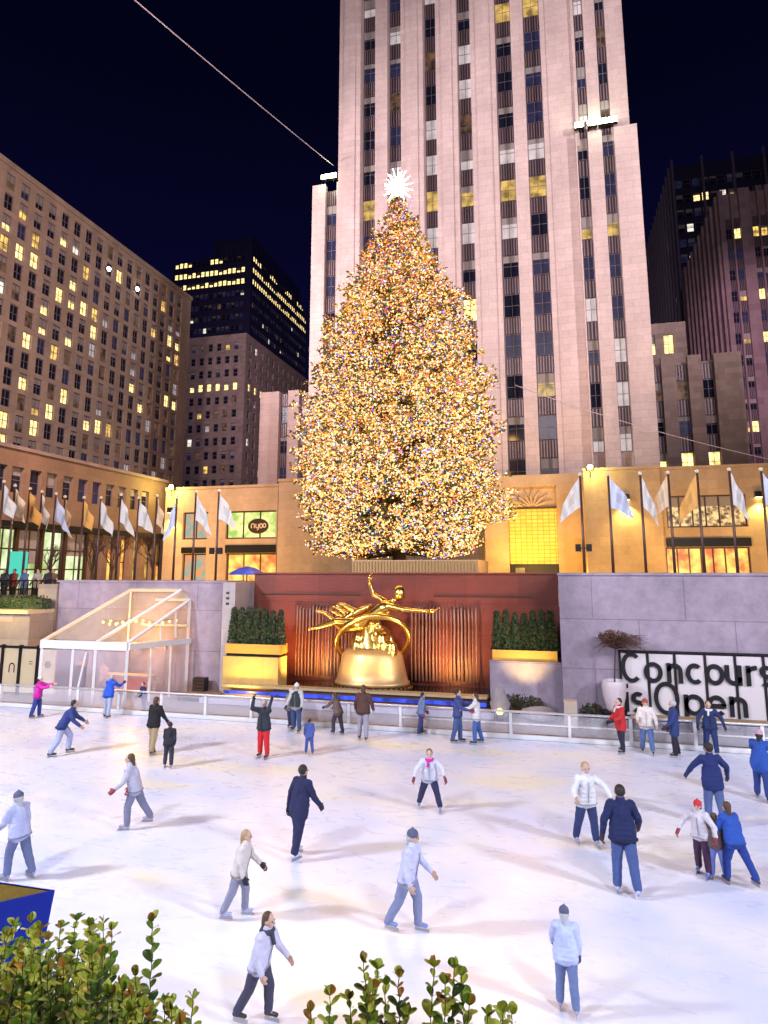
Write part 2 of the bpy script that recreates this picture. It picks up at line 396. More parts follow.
WHO = ['left end', 'second from the left', 'third from the left', 'fourth from the left', 'fifth from the left', 'sixth from the left', 'seventh from the left', 'right end']
for nm, x0, x1, y0, z0, side in (('planter_box', -14.95, -12.2, 28.1, 1.95, 'beside the pale pier'), ('planter_box', -2.8, -.12, 28.85, 1.95, 'beside the lavender concrete wall')):
    t = thing(nm, ((x0 + x1) / 2, y0, z0), 'long ochre planter box ' + side, 'planter')
    b = MB(); b.box(x0, x1, y0, y0 + .08, z0, z0 + .42, AMBER); b.box(x0, x1, y0 + .72, y0 + .8, z0, z0 + .42, AMBER)
    b.box(x0, x0 + .08, y0 + .08, y0 + .72, z0, z0 + .42, AMBER); b.box(x1 - .08, x1, y0 + .08, y0 + .72, z0, z0 + .42, AMBER); b.build('box', t)
    b = MB(); b.box(x0 + .08, x1 - .08, y0 + .08, y0 + .72, z0 + .05, z0 + .36, plain('soil', (.04, .025, .02), .95)); b.build('soil', t)
    b = MB(); b.box(x0 + .05, x1 - .05, y0 + .05, y0 + .7, z0 - .12, z0 - .004, BLACKM); b.build('base', t)
    n = 7
    for i in range(n):
        cypress(0, x0 + .2 + (x1 - x0 - .4) * i / (n - 1), y0 + .4, z0 + .36, random.uniform(1.45, 1.7), 'slim dark evergreen, %s in the planter %s' % (WHO[i] if i < n - 1 else WHO[7], side))
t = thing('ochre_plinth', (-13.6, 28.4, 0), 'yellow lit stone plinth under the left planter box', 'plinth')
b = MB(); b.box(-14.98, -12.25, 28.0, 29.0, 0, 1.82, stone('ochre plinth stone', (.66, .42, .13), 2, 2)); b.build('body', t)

# boulders / light and post by the right plinth
def rock(x, y, z, r, label, mat):
    b = MB(); b.ball((0, 0, 0), 1, mat, 14)
    vs = []
    rnd = random.Random(int(x * 100))
    ph = [rnd.uniform(0, 6) for _ in range(6)]
    for v in b.v:
        k = 1 + .16 * math.sin(3 * v[0] + ph[0]) + .12 * math.sin(5 * v[1] + ph[1]) + .1 * math.sin(7 * v[2] + ph[2])
        vs.append((x + v[0] * r[0] * k, y + v[1] * r[1] * k, z + max(v[2], -.6) * r[2] * k))
    b.v = vs; o = b.build('boulder', smooth=True); return tag(o, label, 'rock')
ROCKM = plain('grey boulder', (.34, .29, .30), .85, var=.3, bump=.5)
rock(-2.35, 27.0, .42, (.42, .35, .62), 'pointed pale boulder beside the pool', ROCKM)
rock(-.9, 26.9, .2, (.8, .3, .3), 'long low pale boulder behind the barrier', ROCKM)
b = MB(); b.lathe([(.02, 0), (.10, .02), (.14, .12), (.10, .2), (.02, .24)], emit('low yellow lamp', (1, .9, .25), 2.5), (-2.35, 26.5, .22)); b.lathe([(.16, 0), (.16, .22)], BLACKM, (-2.35, 26.5, 0), 12)
tag(b.build('ground_lamp', smooth=True), 'low glowing yellow lamp in front of the boulder', 'lamp')
b = MB(); b.box(.05, .52, 25.9, 26.35, 0, .95, plain('beige post stone', (.52, .42, .34), .7))
tag(b.build('stone_post', bevel=.015), 'square beige stone post behind the rink barrier', 'post')

# ================================================================== STATUE (generic gilded reclining figure in a ring)
GOLD = plain('gilded bronze', (.95, .58, .16), .28, 1., var=.18, scale=3, bump=.25, bscale=7)
FOLD = bpy.data.textures.new('fabric folds', 'CLOUDS'); FOLD.noise_scale = .11; FOLD.noise_depth = 2
def remesh(b, name, parent, voxel, mat, smooth=2, fac=.5, folds=0):
    o = b.build(name, parent); me0 = o.data
    md = o.modifiers.new('r', 'REMESH'); md.mode = 'VOXEL'; md.voxel_size = voxel; md.use_smooth_shade = True
    if smooth:
        ms = o.modifiers.new('s', 'SMOOTH'); ms.iterations = smooth; ms.factor = fac
    if folds:
        dm = o.modifiers.new('d', 'DISPLACE'); dm.texture = FOLD; dm.strength = folds * 2.2; dm.texture_coords = 'LOCAL'; dm.mid_level = .5
    dg = bpy.context.evaluated_depsgraph_get(); dg.update()
    me = bpy.data.meshes.new_from_object(o.evaluated_get(dg)); me.name = name
    o.modifiers.clear(); o.data = me; bpy.data.meshes.remove(me0)
    me.materials.clear(); me.materials.append(mat); me.polygons.foreach_set('use_smooth', [True] * len(me.polygons))
    me.polygons.foreach_set('material_index', [0] * len(me.polygons))
    return o
def hand(b, w_, d, n, r, mat, side=1, curl=.5):
    """palm and five unequal fingers from wrist w_ along direction d; n = palm normal"""
    d = d.normalized(); s = d.cross(n).normalized() * side; n = s.cross(d).normalized() * side
    b.capsule(w_ + d * r * .4 + s * r * .25, w_ + d * r * 1.5 + s * r * .5, r * .55, r * .5, mat, 8)
    b.capsule(w_ + d * r * .4 - s * r * .25, w_ + d * r * 1.5 - s * r * .5, r * .55, r * .5, mat, 8)
    for i, (o_, l) in enumerate(((.75, .95), (.27, 1.1), (-.25, 1.0), (-.72, .8))):
        p0 = w_ + d * r * 1.7 + s * r * o_; p1 = p0 + (d * math.cos(curl * .5) + n * math.sin(curl * .5)) * r * l
        p2 = p1 + (d * math.cos(curl * 1.5) + n * math.sin(curl * 1.5)) * r * l * .8
        b.capsule(p0, p1, r * .24, r * .21, mat, 6); b.capsule(p1, p2, r * .21, r * .17, mat, 6)
    p0 = w_ + d * r * .5 + s * r * .6; p1 = p0 + (d * .6 + s * .7 + n * .3).normalized() * r * .9; p2 = p1 + (d * .9 + s * .2 + n * .4).normalized() * r * .7
    b.capsule(p0, p1, r * .3, r * .25, mat, 6); b.capsule(p1, p2, r * .25, r * .2, mat, 6)

st = thing('gilded_statue', (-8.15, 29, .55), 'gilded reclining figure with outstretched arms above a flared pedestal', 'statue')
V = Vector
def sp_(x, z, y=0): return V((x, 29 + y, z))
b = MB()
# torso and limbs: figure reclines with the head towards the right, legs trailing left
hip, chest, neck = sp_(-8.75, 3.35), sp_(-7.55, 4.0, -.05), sp_(-7.2, 4.3, -.08)
b.capsule(hip, sp_(-8.2, 3.62), .30, .27, GOLD, 14); b.capsule(sp_(-8.2, 3.62), chest, .27, .36, GOLD, 14)
b.capsule(chest, neck, .30, .14, GOLD, 12); b.capsule(neck, sp_(-6.95, 4.52, -.1), .12, .12, GOLD, 10)
b.ball(sp_(-6.85, 4.70, -.12), .31, GOLD, 14, (.9, .9, 1.1)); b.ball(sp_(-6.80, 4.66, -.36), .05, GOLD, 8, (1, 1.3, 1.4))
for dz in (-.07, .09): b.ball(sp_(-6.86 + dz, 4.74, -.33), .03, GOLD, 6)
b.ball(sp_(-6.84, 4.58, -.33), .05, GOLD, 8, (1.2, .7, .5))
# right side arm stretched right, other arm raised back
b.capsule(sp_(-7.35, 4.12, -.2), sp_(-6.55, 3.98, -.35), .17, .12, GOLD); b.capsule(sp_(-6.55, 3.98, -.35), sp_(-5.55, 3.92, -.4), .12, .085, GOLD)
hand(b, sp_(-5.55, 3.92, -.4), V((1, 0, .15)), V((0, 0, 1)), .17, GOLD, 1, .4)
b.capsule(sp_(-7.6, 4.3, .1), sp_(-8.15, 4.62, .1), .16, .12, GOLD); b.capsule(sp_(-8.15, 4.62, .1), sp_(-8.28, 5.1, .05), .12, .08, GOLD)
hand(b, sp_(-8.28, 5.1, .05), V((-.1, 0, 1)), V((1, 0, 0)), .15, GOLD, 1, .7)
# legs
b.capsule(hip, sp_(-9.75, 3.42, -.3), .26, .17, GOLD); b.capsule(sp_(-9.75, 3.42, -.3), sp_(-10.75, 3.12, -.15), .17, .09, GOLD)
b.capsule(sp_(-10.75, 3.12, -.15), sp_(-11.1, 3.02, -.25), .09, .05, GOLD)
b.capsule(sp_(-8.7, 3.2), sp_(-9.6, 3.0, .2), .25, .16, GOLD); b.capsule(sp_(-9.6, 3.0, .2), sp_(-10.5, 3.75, .2), .16, .09, GOLD)
b.capsule(sp_(-10.5, 3.75, .2), sp_(-10.95, 3.85, .15), .09, .05, GOLD)
remesh(b, 'figure', st, .035, GOLD, 3)
b = MB()   # cloth streaming behind
for k in range(4):
    pts = [sp_(-8.2 - i * .26, 3.75 + k * .11 + .22 * math.sin(i * .8 + k) - i * .02, .15 + .1 * math.sin(i + k * 2)) for i in range(9)]
    b.tube(pts, [.05, .10, .13, .13, .12, .11, .09, .07, .03], GOLD, 8)
remesh(b, 'drapery', st, .04, GOLD, 2)
b = MB()   # tilted plain ring
pts = []
for i in range(49):
    a = 2 * math.pi * i / 48; pts.append(sp_(-8.15 + 1.66 * math.cos(a), 2.6 + 1.08 * math.sin(a) + .28 * math.cos(a), -.75 * math.sin(a)))
b.tube(pts, .13, GOLD, 10, False)
b.build('ring', st, smooth=True)
b = MB()
for k in range(70):
    f = random.random(); b.ball(sp_(-8.15 + random.uniform(-1, 1) * 1.15 * (1 - f * .75), 2.0 + f * 1.35, random.uniform(-.45, .35) * (1 - f * .5)), random.uniform(.16, .34) * (1 - f * .3), GOLD, 8, (1, .9, random.uniform(.9, 1.8)))
b.capsule(sp_(-8.15, 2.0), sp_(-8.4, 3.3), .7, .22, GOLD, 12)
remesh(b, 'rocky_mound', st, .05, GOLD, 10)
b = MB(); b.lathe([(1.72, 0), (1.70, .12), (1.62, .18), (1.55, .5), (1.45, .9), (1.38, 1.25), (1.2, 1.45), (.9, 1.55)], plain('gilded plinth', (.78, .48, .20), .42, .6, var=.15, bump=.2, bscale=5), (-8.15, 29, .75), 24, 1, .7); b.build('pedestal', st, smooth=True)
b = MB(); b.lathe([(1.80, 0), (1.80, .2)], BRONZE, (-8.15, 29, .552), 24, 1, .7)
for i in range(22):
    a = math.pi + math.pi * i / 21; b.ball((-8.15 + 1.8 * math.cos(a), 29 + 1.26 * math.sin(a), .66), .07, GOLD, 6)
b.build('base_band', st)

# ================================================================== PAVILION (lean-to, white frame, clear panels)
pv = thing('glass_pavilion', (-20, 27, 0), 'white framed lean-to pavilion with clear roof against the concrete wall', 'pavilion')
Y0, Y1, ZE, ZR = 25.1, 28.6, 2.6, 4.75
FL, FM, FR = V((-22.35, Y0, ZE)), V((-19.55, Y0, ZE)), V((-17.95, Y0, ZE))
BL, BM, BR, BE = V((-20.5, Y1, ZR)), V((-17.7, Y1, ZR)), V((-17.2, Y1, 4.3)), V((-17.1, Y1, ZE - .1))
dn = lambda v, z: V((v.x, v.y, z))
PANEL = glassy('glow tinted roof film', (.9, .66, .36), .34, .2); PANELW = glassy('clear side film', (.75, .68, .8), .34, .15)  # roof film tinted amber: lamp glow painted into its colour
def bar(p, q, r=.07, name='frame_bar', par=pv, mat=WHITEP):
    b = MB(); b.tube([p, q], r, mat, 4); return b.build(name, par)
b = MB(); b.box(FL.x - .05, FR.x, Y0 - .1, Y0, ZE - .3, ZE + .05, WHITEP); b.build('fascia', pv)
b = MB(); q0 = V((.09, 0, 0)); b.add([FR, FR + q0, BE + q0, BE, FR - V((0, 0, .28)), FR + q0 - V((0, 0, .28)), BE + q0 - V((0, 0, .22)), BE - V((0, 0, .22))], [(0, 1, 2, 3), (7, 6, 5, 4), (0, 4, 5, 1), (1, 5, 6, 2), (2, 6, 7, 3), (3, 7, 4, 0)], WHITEP); b.build('fascia', pv)
for q in (FL, FM, FR, V((-20.7, Y0, ZE))): bar(V((q.x, Y0 - .03, 0)), V((q.x, Y0 - .03, ZE - .31)), .075, 'post')
for f in (.36, .68): q = FR.lerp(BE, f); bar(dn(q, 0), dn(q, ZE - .3), .055, 'post')
bar(dn(BR, 0), dn(BR, 4.25), .07, 'post'); bar(dn(BL, 0), dn(BL, ZR), .05, 'post')
bar(FL, BL, .08, 'rafter'); bar(FM, BM, .08, 'rafter'); bar(FR + V((0, 0, .05)), BR, .08, 'rafter'); bar(BL, BM, .08, 'ridge_bar')
bar(V((-19.0, Y1 - .1, 4.3)), BR, .06, 'ridge_bar'); bar(V((-19.6, Y1 - .1, 3.1)), V((-17.2, Y1 - .1, 3.1)), .045, 'frame_bar'); bar(FR.lerp(BR, .5), dn(FR.lerp(BE, .5), ZE), .045, 'frame_bar'); bar(FR.lerp(BR, .75), dn(FR.lerp(BE, .75), ZE), .045, 'frame_bar')
up_ = V((0, 0, .09))
b = MB(); b.quad(FL + up_, FM + up_, BM + up_, BL + up_, PANEL); b.build('roof_panel', pv)
b = MB(); b.quad(FM + up_, FR + up_, BR + up_, BM + up_, PANEL); b.build('roof_panel', pv)
for a, c in ((FL.x + .08, -20.78), (-20.62, FM.x - .08), (FM.x + .08, FR.x - .08)):
    b = MB(); b.quad((a, Y0 - .01, .05), (c, Y0 - .01, .05), (c, Y0 - .01, ZE - .31), (a, Y0 - .01, ZE - .31), PANELW); b.build('side_panel', pv)
for a, c in ((.02, .34), (.38, .66), (.70, .97)):
    p, q = FR.lerp(BE, a), FR.lerp(BE, c); b = MB(); b.quad(dn(p, .05), dn(q, .05), dn(q, ZE - .3), dn(p, ZE - .3), PANELW); b.build('side_panel', pv)
b = MB(); b.add([FR + V((.01, .1, .05)), BE + V((.01, 0, .05)), BR - V((0, 0, .08))], [(0, 1, 2)], PANEL); b.build('gable_panel', pv)
bar((-20.2, Y0 - .35, 0), (-19.95, Y0 - .12, ZE - .4), .05, 'prop')
STEELM = plain('brushed steel', (.5, .48, .46), .35, .8)
STR = emit('string bulb glow', (1, .62, .12), 6)
for j in range(2):
    t = thing('bulb_string', (-20, 27.6 + j * .5, 3.2), 'string of warm bulbs in the pavilion, %s the wall' % ('nearer the rink than' if j == 0 else 'close to'), 'lights')
    b = MB(); b.tube([(-21.2 + i * .36, 27.6 + j * .55, 3.35 - .1 * math.sin(i * 1.1)) for i in range(11)], .012, BLACKM, 4); b.build('wire', t)
    for i in range(11):
        b = MB(); b.ball((-21.2 + i * .36, 27.6 + j * .55, 3.25 - .1 * math.sin(i * 1.1)), .06, STR, 8); b.build('bulb', t)
lamp('POINT', 'pavilion_lamp', (-19.5, 27.4, 2.6), 420, (1, .52, .13), size=1.0)
t = thing('counter_table', (-19.2, 27.2, 0), 'long pale counter table inside the glass pavilion', 'table')
b = MB(); b.box(-20.6, -18.0, 26.9, 27.5, .92, .97, plain('counter top', (.5, .4, .3), .4)); b.build('tabletop', t, bevel=.008)
for x_, y_ in ((-20.5, 26.98), (-18.1, 26.98), (-20.5, 27.42), (-18.1, 27.42)): b = MB(); b.box(x_ - .04, x_ + .04, y_ - .04, y_ + .04, 0, .918, WHITEP); b.build('leg', t)
b = MB(); b.box(-20.44, -18.16, 26.96, 27.0, .25, .85, plain('counter cloth', (.55, .12, .08), .8)); b.build('front_cloth', t)
for k in range(3):
    t = thing('patio_heater', (-21.3 + k * 1.6, 28.2, 0), '%s slim patio heater against the back wall of the pavilion' % ('left', 'middle', 'right')[k], 'heater', 'heaters in the pavilion')
    xx = -21.3 + k * 1.6; b = MB(); b.lathe([(.2, 0), (.2, .08), (.03, .12), (.03, 2.0), (.08, 2.02), (.08, 2.2)], STEELM, (xx, 28.2, 0), 12); b.build('stand', t, smooth=False)
    b = MB(); b.lathe([(.34, 2.24), (.3, 2.3), (.05, 2.38)], STEELM, (xx, 28.2, 0), 16); b.build('shade', t)
# deck beside pavilion
t = thing('timber_deck', (-15.9, 27.8, 0), 'low timber deck step between the pavilion and the pool', 'deck')
b = MB()
for i in range(5): b.box(-16.7, -14.9, 26.9 + i * .3, 27.17 + i * .3, .16, .2, plain('deck timber', (.28, .17, .10), .7, var=.3))
b.build('boards', t); b = MB(); b.box(-16.6, -15, 26.95, 28.3, 0, .155, BLACKM); b.build('base', t)
t = thing('display_crate', (-16.2, 28.2, .2), 'small dark slatted crate on the timber deck', 'crate')
b = MB()
for i in range(4): b.box(-16.5, -15.9, 28.0, 28.03, .21 + i * .15, .32 + i * .15, BRONZE)
b.box(-16.5, -15.9, 28.03, 28.4, .2, .8, BLACKM); b.build('body', t)

# ================================================================== left ledge with hedge and lettered fence
t = thing('ochre_ledge', (-25.5, 27, 0), 'low wall with yellow lit coping below the clipped hedge', 'wall')
LED = stone('ledge stone', (.36, .30, .26), 2.2, .8)
b = MB(); b.box(-31, -24.9, 27.0, 28.6, 0, 3.6, LED); b.build('wall', t)
b = MB(); b.box(-31, -24.9, 26.85, 28.6, 3.604, 3.78, plain('ledge coping', (.6, .5, .34), .5)); b.build('coping', t)
b = MB(); b.box(-31, -26.2, 28.7, 30.6, 0, PLZ - .004, LED); b.box(-26.1, -24.95, 28.7, 30.6, 0, PLZ + .9, LED); b.build('return_wall', t)
hd = thing('clipped_hedge', (-27, 28, 3.78), 'low dark clipped hedge along the ochre ledge', 'hedge')
b = MB(); b.box(-30.9, -24.95, 27.75, 28.35, 3.784, 4.3, EVG)
for k in range(24): leaves(b, (-30.7 + k * .245, 28.02, 4.08), .3, .45, .42, 130, .11, [EVG, EVG, EVG2], .6)
b.build('foliage', hd)
fp = thing('lettered_fence', (-25.6, 25.9, 0), 'cream fence panels with dark posts beside the pavilion', 'fence')
CREAM = plain('cream panel', (.60, .50, .33), .6, var=.06)
for k in range(6):
    x0 = -22.5 - (k + 1) * 1.0
    b = MB(); b.box(x0 + .05, x0 + .95, 26.2, 26.24, .1, 2.1, CREAM); b.build('panel', fp)
    b = MB(); b.box(x0 - .06, x0 + .06, 26.12, 26.26, 0, 2.25, BLACKM); b.build('post', fp)
b = MB(); b.box(-28.6, -22.5, 26.14, 26.195, 2.1, 2.2, BLACKM); b.build('top_rail', fp)
def arc(c, r, a0, a1, n=20): return [(c[0] + r * math.cos(R(a0 + (a1 - a0) * i / n)), c[1] + r * math.sin(R(a0 + (a1 - a0) * i / n))) for i in range(n + 1)]
def strokes(b, lines, y, w, mat, th=.02, org=(0, 0), sc=1.):
    """flat bars of constant width along polylines in the x-z plane, th thick towards -y"""
    for ln in lines:
        closed = (abs(ln[0][0] - ln[-1][0]) < 1e-6 and abs(ln[0][1] - ln[-1][1]) < 1e-6)
        pts = [Vector((org[0] + p[0] * sc, org[1] + p[1] * sc)) for p in ln]; n = len(pts); L1 = []; L2 = []
        for i, p in enumerate(pts):
            a = pts[i - 1] if i > 0 else (pts[-2] if closed else p); c = pts[i + 1] if i < n - 1 else (pts[1] if closed else p)
            t_ = (c - a).normalized(); nn = Vector((-t_.y, t_.x)) * w / 2; L1.append(p + nn); L2.append(p - nn)
        vs = []; fs = []
        for i in range(n): vs += [(L1[i].x, y - th, L1[i].y), (L2[i].x, y - th, L2[i].y), (L1[i].x, y, L1[i].y), (L2[i].x, y, L2[i].y)]
        for i in range(n - 1):
            o = i * 4; fs += [(o, o + 1, o + 5, o + 4), (o, o + 4, o + 6, o + 2), (o + 1, o + 3, o + 7, o + 5)]
        fs += [(0, 2, 3, 1), ((n - 1) * 4, (n - 1) * 4 + 1, (n - 1) * 4 + 3, (n - 1) * 4 + 2)]
        b.add(vs, fs, mat)
INK = plain('sign ink', (.008, .007, .011), .8, var=.05)
mk = MB(); strokes(mk, [[(-.14, -.22), (-.14, .05)] , arc((0, .05), .14, 180, 0), [(.14, .05), (.14, -.22)]], 26.198, .06, INK, .004, (-24.95, 1.2))
strokes(mk, [[(-.1, .05), (.1, .05)], [(-.1, -.05), (.1, -.05)]], 26.198, .03, INK, .004, (-23.9, 1.45))
strokes(mk, [arc((0, 0), .13, 0, 360), [(-.13, 0), (.13, 0)]], 26.198, .06, INK, .004, (-22.95, 1.4))
mk.build('lettering', fp)

# ================================================================== RINK BARRIER
rb = thing('rink_barrier', (-5, 23.9, 0), 'low clear barrier with white posts along the far side of the ice', 'barrier')
CLEAR = glassy('barrier glass', (.8, .8, .9), .22, .08)
xx = -23.2
posts = []
while xx < 14.5:
    posts.append(xx); b = MB(); b.box(xx - .05, xx + .05, 23.84, 23.96, 0, .86, WHITEP); b.build('post', rb); xx += 1.95
for a, c in zip(posts[:-1], posts[1:]):
    b = MB(); b.box(a + .06, c - .06, 23.89, 23.91, .2, .82, CLEAR); b.build('glass_panel', rb)
    b = MB(); b.box(a + .051, c - .051, 23.85, 23.95, .0, .15, WHITEP); b.build('kickboard', rb)
b = MB(); b.box(posts[0] - .05, posts[-1] + .05, 23.83, 23.97, .864, .92, plain('rail metal', (.62, .62, .66), .3, .4)); b.build('top_rail', rb, bevel=.01)
b = MB(); b.box(posts[9], posts[-1], 23.86, 23.94, .48, .52, WHITEP); b.build('mid_rail', rb)

# ================================================================== CONCOURSE SIGN
sg = thing('lettered_sign', (6, 27.3, 0), 'white panels in black frame reading Concourse is Open', 'sign')
YS = 27.35; zb, zt = .25, 2.62
xe = [at(p, 680, Y=YS).x for p in (620, 648, 675, 705.5, 735.5, 764, 794, 823)]
PW = plain('white sign panel', (.72, .66, .68), .5, var=.04)
for a, c in zip(xe[:-1], xe[1:]):
    b = MB(); b.box(a + .08, c - .02, YS, YS + .05, zb + .06, zt - .06, PW); b.build('panel', sg)
for a in xe: b = MB(); b.box(a - .01, a + .07, YS - .05, YS + .08, zb - .25, zt, INK); b.build('mullion', sg)
b = MB()
b.box(xe[0] - .02, xe[-1] + .08, YS - .055, YS + .09, zt + .003, zt + .06, INK); b.build('top_rail', sg)
b = MB(); b.box(xe[0] + .085, xe[-1], YS - .045, YS + .07, zb - .02, zb + .055, BLACKM); b.build('bottom_rail', sg)
LT = MB(); SW = .155
def gx(p): return at(p, 680, Y=YS).x
def gz(p, x=680): return at(x, p, Y=YS).z
base1, xh = gz(683), .72   # baseline / x-height of the first row
yL = YS - .062
def glyph(c, x0, x1, z0):
    w_ = x1 - x0; r_ = w_ / 2 - SW / 2; cx = (x0 + x1) / 2; zc = z0 + xh / 2; rz = xh / 2 - SW / 2 + .02
    el = lambda a0, a1: [(cx + r_ * math.cos(R(a0 + (a1 - a0) * i / 28)), zc + rz * math.sin(R(a0 + (a1 - a0) * i / 28))) for i in range(29)]
    T = z0 + xh; q = SW / 2
    if c == 'o': return [el(0, 360)]
    if c == 'c': return [el(48, 312)]
    if c == 'e': return [el(0, 318), [(cx - r_, zc), (cx + r_ + q * .9, zc)]]
    if c == 'n': return [[(x0 + q, z0), (x0 + q, T)], [(x0 + q, T - .30)] + [(cx + r_ * math.cos(R(180 - 180 * i / 16)), T - .30 + .22 * math.sin(R(180 * i / 16))) for i in range(17)] + [(x1 - q, z0)]]
    if c == 'u': return [[(x1 - q, z0), (x1 - q, T)], [(x0 + q, T)] + [(cx - r_ * math.cos(R(180 * i / 16)), z0 + .30 - .22 * math.sin(R(180 * i / 16))) for i in range(17)]]
    if c == 'r': return [[(x0 + q, z0), (x0 + q, T)], [(x0 + q, T - .26)] + [(x0 + q + .3 * (1 - math.cos(R(90 * i / 8))), T - .26 + .19 * math.sin(R(90 * i / 8))) for i in range(9)]]
    if c == 'p': return [[(x0 + q, z0 - .34), (x0 + q, T)], el(0, 360)]
    if c == 's':
        pts = []
        for i in range(15): a = R(40 + 230 * i / 14); pts.append((cx + r_ * .85 * math.cos(a), zc + rz * .5 + rz * .5 * math.sin(a)))
        for i in range(15): a = R(90 - 230 * i / 14); pts.append((cx + r_ * .9 * math.cos(a), zc - rz * .5 + rz * .5 * math.sin(a)))
        return [pts]
    if c == 'i': return [[(cx, z0), (cx, T)], [(cx, T + .14), (cx, T + .29)]]
def big(x0, x1, z0, z1, op):
    cx = (x0 + x1) / 2; cz = (z0 + z1) / 2; r_ = (x1 - x0) / 2 - SW / 2; rz = (z1 - z0) / 2 - SW / 2
    a0, a1 = (48, 312) if op else (0, 360)
    return [[(cx + r_ * math.cos(R(a0 + (a1 - a0) * i / 36)), cz + rz * math.sin(R(a0 + (a1 - a0) * i / 36))) for i in range(37)]]
row1 = [('o', 644, 663), ('n', 667, 683), ('c', 686, 704), ('o', 705, 724.5), ('u', 725, 742), ('r', 746, 757), ('s', 759, 773), ('e', 775, 794)]
strokes(LT, big(gx(621.5), gx(643), base1 - .05, base1 + 1.08, True), yL, SW, INK)
for c, a, d in row1: strokes(LT, glyph(c, gx(a), gx(d), base1), yL - .001 * (a % 3), SW, INK)
base2 = gz(714)
strokes(LT, big(gx(652.5), gx(678), base2 - .05, base2 + 1.15, False), yL, SW, INK)
for c, a, d in [('i', 622, 629), ('s', 629.5, 644), ('p', 682, 702.5), ('e', 705, 724), ('n', 727, 745)]: strokes(LT, glyph(c, gx(a), gx(d), base2), yL - .001 * (a % 3), SW, INK)
LT.build('lettering', sg)
# timber bench in front of the sign
t = thing('slatted_bench', (6, 26.6, 0), 'long low timber bench below the lettered panels', 'bench')
for k in range(3):
    b = MB(); b.box(2.4, 12, 26.3 + k * .17, 26.44 + k * .17, .42, .46, plain('bench timber', (.40, .25, .12), .6, var=.25)); b.build('slat', t)
for k in range(6):
    b = MB(); b.box(2.7 + k * 1.7, 2.8 + k * 1.7, 26.32, 26.75, 0, .416, BLACKM); b.build('leg', t)
# potted tree
t = thing('potted_tree', (1.9, 26.9, 0), 'bare brown standard tree in a tapered white pot', 'tree')
b = MB(); b.box(1.5, 2.3, 26.5, 27.2, 0, .5, BLACKM); b.build('stand', t)
b = MB(); b.lathe([(.24, 0), (.30, .1), (.40, .5), (.44, .9), (.43, 1.08), (.40, 1.12), (.37, 1.08), (.36, 1.0)], plain('white pot', (.70, .60, .64), .45), (1.9, 26.85, .504), 24); b.build('pot', t, smooth=True)
b = MB(); tr = [(1.93, 26.85, 1.5), (1.97, 26.85, 2.1), (2.0, 26.85, 2.5), (2.06, 26.85, 3.0)]
b.tube(tr, [.035, .03, .028, .02], plain('bark', (.09, .055, .04), .9), 6)
BT = plain('brown twig', (.10, .05, .035), .9)
for k in range(150):
    a = random.uniform(0, 6.28); l = random.uniform(.35, 1.05) * (1.2 if math.cos(a) > 0 else .85); z = random.uniform(2.75, 3.05)
    p = Vector((2.04, 26.85, z)); m_ = p + V((math.cos(a) * l * .55, math.sin(a) * l * .35, random.uniform(.05, .35))); q = p + V((math.cos(a) * l, math.sin(a) * l * .6, random.uniform(-.15, .35)))
    b.tube([p, m_, q], [.012, .008, .004], BT, 4, False)
    for j in range(3): b.tube([m_, m_.lerp(q, .6) + V((random.uniform(-.2, .2), random.uniform(-.2, .2), random.uniform(-.15, .15)))], [.007, .003], BT, 3, False)
b.build('trunk', t)
b = MB(); leaves(b, (1.95, 26.85, 3.2), .55, .4, .26, 420, .09, [plain('brown leaf', (.14, .06, .035), .8)], 0); leaves(b, (2.4, 26.85, 3.15), .7, .3, .16, 120, .08, [MATS['brown leaf']], 0); b.build('crown', t)
t = thing('dark_low_shrub', (1.2, 26.9, 0), 'low ragged dark plants at the foot of the lavender wall', 'plant')
b = MB(); leaves(b, (1.1, 27.1, .35), .5, .3, .35, 260, .14, [EVG, BT]); leaves(b, (-1.6, 28.2, .35), 1.0, .3, .4, 420, .14, [EVG, BT, EVG2]); b.build('foliage', t)

# pit walls around the sunken rink
for nm, (x0, x1, y0, y1), lb in (('retaining_wall', (-27.8, -27.4, -9, 25.9), 'long retaining wall on the left side of the sunken rink'),
                                 ('retaining_wall', (26.2, 26.6, -9, 30.6), 'long retaining wall on the right side of the sunken rink')):
    b = MB(); b.box(x0, x1, y0, y1, 0, PLZ + .9, CONC); tag(b.build(nm), lb, 'wall')

